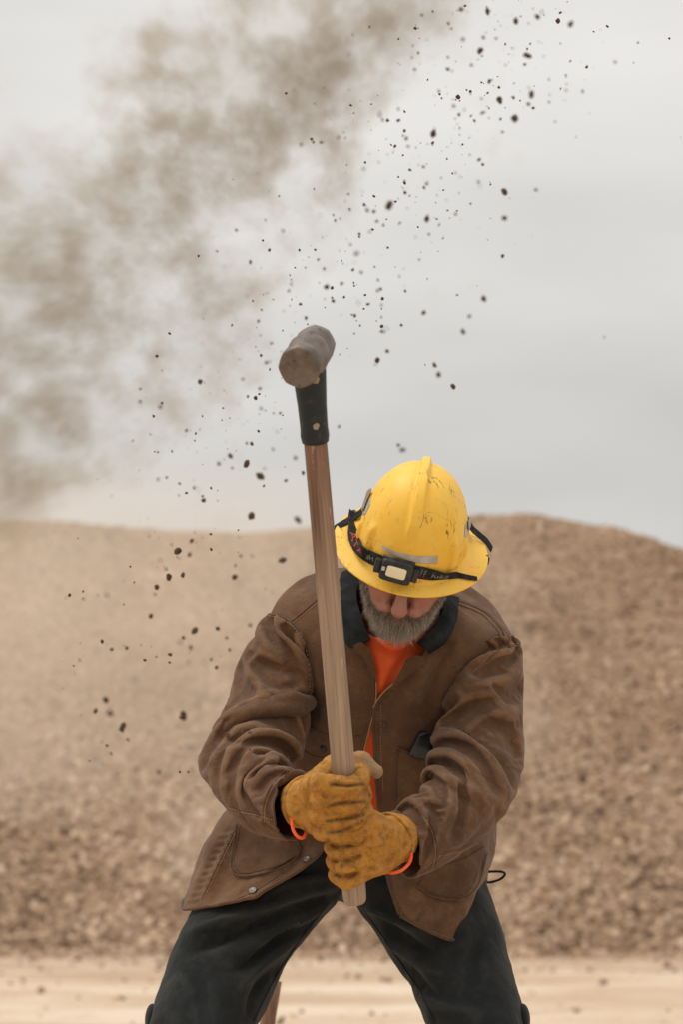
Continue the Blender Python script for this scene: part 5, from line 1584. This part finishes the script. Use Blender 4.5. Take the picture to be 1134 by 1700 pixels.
special = {(810, 19): 'tall narrow dark clod at the top edge of the sky', (948, 40): 'dark clod farthest right in the row near the top edge', (855, 197): 'large oval dark clod lowest on the right side of the upper shower',
 (720, 222): 'large ragged dark clod at the bottom of the upper shower beside the plume', (647, 340): 'largest dark brown clod in the sky, just right of the dust plume tip', (838, 318): 'upper of two dark clods one above the other in clear sky at right', (838, 362): 'lower of two dark clods one above the other in clear sky at right',
 (804, 496): 'wide dark clod alone in the grey sky above right of the hard hat', (704, 519): 'round dark clod alone in the sky straight above the hard hat', (753, 642): 'lowest of the three dark clods descending in a row above the hard hat', (722, 606): 'highest of the three dark clods descending in a row above the hard hat',
 (729, 622): 'middle one of the three dark clods descending in a row above the hard hat', (431, 790): 'larger dark clod left of the hammer handle, lowest of its cluster', (409, 770): 'dark clod left of the hammer handle, in the middle of its cluster', (332, 634): 'dark clod alone in the sky left of the hammer head',
 (304, 1189): 'wide slanted clod beside the upper sleeve, over the gravel pile', (203, 1208): 'lowest of three dark clods at left over the gravel pile', (182, 1184): 'middle of three dark clods at left over the gravel pile', (175, 1162): 'highest of three dark clods at left over the gravel pile', (469, 930): 'tall dark clod over the gravel just left of the hammer handle',
 (669, 747): 'faint tan clod just above the hard hat crown', (402, 1215): 'left pale clod in front of the man\'s upper sleeve', (414, 1216): 'bright pale clod in front of the man\'s upper sleeve', (835, 425): 'faint clod in clear sky below the two stacked clods at right'}
def zone(x, y):
    if y > 862: return 'small dark clod flying in front of the gravel pile left of the man'
    if y < 430 and x < 655: return 'small dark clod within the upper dust plume or along its lower edge'
    if y < 250: return 'small dark clod in the upper shower of dirt right of the dust plume'
    if x > 560: return 'small dark clod in the open sky between the upper shower and the hard hat'
    return 'small dark clod in the sky around and left of the hammer head'
for i, (px, py, s) in enumerate(clods + extra):
    if 370 < px < 420 and 1205 < py < 1230: Y = -.75
    else: Y = (g.uniform(-1.9, -.25) if g.random() < .5 else g.uniform(.5, 3.6))
    if s > 11 and py < 300: Y = g.uniform(-1.8, -.8) if g.random() < .5 else g.uniform(1.3, 3.2)
    p = at(px, py, Y)
    dist = (p - CP) @ FW
    rad = .50 * s * dist / FPX * (.92 if s > 10 else .80)
    o = bpy.data.objects.new('dirt_clod', variants[i % 7]); COL.objects.link(o)
    o.location = p
    o.rotation_euler = (g.uniform(0, 6.28), g.uniform(0, 6.28), g.uniform(0, 6.28))
    e = 1.25 if s > 12 else 1.0
    o.scale = (rad * e * g.uniform(.9, 1.1), rad * g.uniform(.75, 1.0), rad * g.uniform(.8, 1.05))
    if (px, py) == (810, 19): o.rotation_euler = (0, R(80), 0); o.scale = (rad * 1.5, rad * .6, rad * .7)
    tag(o, special.get((px, py), zone(px, py)), 'dirt clod', 'dirt clods thrown into the air')
# finest spray, too small to count
n = 600
t = g.random(n) ** 1.3
sxp = 900 - 640 * t + g.normal(size=n) * 85; syp = -40 + 900 * t + g.normal(size=n) * 75
k_ = g.random(n) < .10
sxp[k_] = g.uniform(80, 440, k_.sum()); syp[k_] = g.uniform(860, 1300, k_.sum())
ok = ~((sxp > 540) & (syp > 720)) & (sxp > -40)
P = np.array([at(a, b, c_) for a, b, c_ in zip(sxp[ok], syp[ok], g.uniform(-1.6, 3.0, ok.sum()))])
scatter('dirt_spray', P, .0009 + .0018 * g.random(len(P)) ** 2, MAT['clod'], 'fine spray of dirt specks thrown up through the air')

# ------------------------------------------------------------------ airborne dust: real volumes on a voxel grid
def dust_volume(name, label, segs, Yc, lo, hi, res, nscale, gain, cut, amp, mult, color, stretch=(1, 1, 1), yscale=1.0, seed=0.0, detail=7, rough=.58, aniso=0.2, fine=None):
    ng = bpy.data.node_groups.new(name, 'GeometryNodeTree')
    ng.interface.new_socket('Geometry', in_out='OUTPUT', socket_type='NodeSocketGeometry')
    N, Lk = ng.nodes, ng.links
    def vm(op, a, b=None):
        q = N.new('ShaderNodeVectorMath'); q.operation = op
        for i, v in enumerate((a, b)):
            if v is None: continue
            if isinstance(v, (tuple, list, np.ndarray)): q.inputs[i].default_value = tuple(float(x) for x in v)
            else: Lk.new(v, q.inputs[i])
        return q.outputs['Value'] if op in ('DOT_PRODUCT', 'LENGTH') else q.outputs['Vector']
    def mt(op, a, b=0.0, c=None):
        q = N.new('ShaderNodeMath'); q.operation = op
        for i, v in enumerate((a, b, c)):
            if v is None: continue
            if isinstance(v, (int, float)): q.inputs[i].default_value = float(v)
            else: Lk.new(v, q.inputs[i])
        return q.outputs[0]
    pos = N.new('GeometryNodeInputPosition').outputs[0]
    # the curtain of dust leans: its billows run back and up
    sxyz = N.new('ShaderNodeSeparateXYZ'); Lk.new(pos, sxyz.inputs[0])
    cxyz = N.new('ShaderNodeCombineXYZ')
    Lk.new(sxyz.outputs[0], cxyz.inputs[0]); Lk.new(sxyz.outputs[1], cxyz.inputs[1])
    Lk.new(mt('SUBTRACT', sxyz.outputs[2], mt('MULTIPLY', sxyz.outputs[1], .25)), cxyz.inputs[2])
    lean = cxyz.outputs[0]
    def noise(scale, det, rg_, off, st=(1, 1, 1), dist=0.0):
        v = vm('ADD', vm('MULTIPLY', lean, st), (off, off * .7, off * 1.3))
        q = N.new('ShaderNodeTexNoise'); q.inputs['Scale'].default_value = scale; q.inputs['Detail'].default_value = det; q.inputs['Roughness'].default_value = rg_; q.inputs['Distortion'].default_value = dist
        Lk.new(v, q.inputs['Vector']); return q
    wq = noise(1.6, 3, .5, seed + 3.1)
    warp = vm('MULTIPLY', vm('SUBTRACT', wq.outputs['Color'], (.5, .5, .5)), (.42, .3, .42))
    p = vm('ADD', pos, warp)
    p = vm('MULTIPLY', p, (1, yscale, 1))
    env = None
    for (a, b, ra, rb, w) in segs:
        A, Bp = at(a[0], a[1], Yc), at(b[0], b[1], Yc)
        A[1] *= yscale; Bp[1] *= yscale
        sc_ = (Yc - CAM_Y) / FPX
        d = Bp - A
        pa = vm('SUBTRACT', p, A)
        t_ = mt('DIVIDE', vm('DOT_PRODUCT', pa, d), float(d @ d) + 1e-6)
        t_ = mt('MINIMUM', mt('MAXIMUM', t_, 0.0), 1.0)
        q = N.new('ShaderNodeVectorMath'); q.operation = 'SCALE'; q.inputs[0].default_value = tuple(d); Lk.new(t_, q.inputs['Scale'])
        dist = vm('LENGTH', vm('SUBTRACT', pa, q.outputs[0]))
        r_ = mt('MULTIPLY_ADD', t_, (rb - ra) * sc_, ra * sc_)
        e = mt('SUBTRACT', 1.0, mt('DIVIDE', dist, r_))
        e = mt('MAXIMUM', e, 0.0)
        e = mt('MULTIPLY', mt('SMOOTH_MIN', mt('MULTIPLY', e, 1.6), 1.0, .4), w)
        env = e if env is None else mt('SMOOTH_MAX', env, e, .12)
    nq = noise(nscale, detail, rough, seed, stretch, .35).outputs['Fac']
    dn = mt('ADD', mt('MULTIPLY', env, gain), mt('MULTIPLY', mt('SUBTRACT', nq, .5), amp))
    if fine:
        nf = noise(fine, 8, .62, seed + 7.7, (1, .09, 1.1), .1).outputs['Fac']
        nf = mt('MINIMUM', mt('MAXIMUM', mt('MULTIPLY', mt('SUBTRACT', nf, .33), 2.9), .12), 1.25)
        dn = mt('ADD', dn, mt('MULTIPLY', mt('SUBTRACT', nf, .55), .42))
    dn = mt('MAXIMUM', mt('SUBTRACT', dn, cut), 0.0)
    if fine: dn = mt('MULTIPLY', dn, mt('ADD', .44, mt('MULTIPLY', nf, 1.0)))
    dn = mt('MULTIPLY', dn, mt('MINIMUM', mt('MULTIPLY', mt('MAXIMUM', mt('SUBTRACT', env, .02), 0.0), 6.0), 1.0))
    vc = N.new('GeometryNodeVolumeCube')
    Lk.new(mt('MAXIMUM', mt('MULTIPLY', dn, mult), .004), vc.inputs['Density'])
    vc.inputs['Min'].default_value = lo; vc.inputs['Max'].default_value = hi
    for k_, r_ in zip(('Resolution X', 'Resolution Y', 'Resolution Z'), res): vc.inputs[k_].default_value = r_
    mm = bpy.data.materials.new(name); mm.use_nodes = True
    nt = mm.node_tree; nt.nodes.clear()
    o_ = nt.nodes.new('ShaderNodeOutputMaterial'); pv = nt.nodes.new('ShaderNodeVolumePrincipled')
    pv.inputs['Color'].default_value = (*color, 1); pv.inputs['Density'].default_value = 1.0; pv.inputs['Anisotropy'].default_value = aniso
    nt.links.new(pv.outputs[0], o_.inputs['Volume'])
    sm = N.new('GeometryNodeSetMaterial'); sm.inputs['Material'].default_value = mm
    out = N.new('NodeGroupOutput')
    Lk.new(vc.outputs[0], sm.inputs[0]); Lk.new(sm.outputs[0], out.inputs[0])
    vd = bpy.data.volumes.new(name); vd.materials.append(mm)
    ob = bpy.data.objects.new(name, vd); COL.objects.link(ob)
    md = ob.modifiers.new('dust', 'NODES'); md.node_group = ng
    tag(ob, label, None, None, 'stuff')
    return ob
YD = 1.0
c0, c1 = at(-330, 1010, YD), at(860, -330, YD)
dust_volume('dust_plume', 'brown dust plume drifting across the upper left of the sky', [
    ((760, -200), (640, 20), 200, 180, .98), ((640, 20), (500, 150), 185, 195, 1.0), ((500, 150), (290, 320), 205, 215, .86), ((290, 320), (100, 500), 225, 260, .72), ((100, 500), (-140, 730), 270, 330, .60),
    ((440, 40), (250, 150), 180, 170, .60), ((240, 270), (-120, 470), 190, 210, .52), ((550, 100), (590, 320), 90, 52, 1.0), ((300, 390), (352, 545), 105, 50, .92), ((250, 270), (215, 390), 120, 110, 1.0), ((590, -60), (530, 80), 120, 120, 1.0),
    ((130, 620), (-40, 760), 220, 240, .66), ((350, 560), (160, 700), 180, 180, .52), ((570, 260), (400, 480), 130, 140, .52), ((0, 700), (-20, 780), 80, 80, .72)],
    YD, (c0[0], YD - .22, c0[2]), (c1[0], YD + .22, c1[2]), (420, 70, 420), 3.4, 1.30, .24, .78, 8.6, (.56, .495, .395), stretch=(1.0, .16, 1.0), seed=4.0, detail=8, rough=.60, yscale=2.2, fine=10.0)
YH = 3.2
c0, c1 = at(-200, 1560, YH), at(1000, 780, YH)
dust_volume('dust_haze', 'thin pale dust hanging in front of the gravel pile at left', [
    ((120, 980), (420, 1000), 330, 260, .9), ((60, 1150), (330, 1150), 260, 240, .8), ((340, 1250), (350, 1420), 110, 110, .7), ((840, 960), (850, 1180), 80, 110, .55)],
    YH, (c0[0], YH - 1.0, c0[2]), (c1[0], YH + 1.0, c1[2]), (90, 60, 70), 1.6, 1.0, .06, .75, 1.15, (.87, .79, .70), seed=9.0, detail=5)
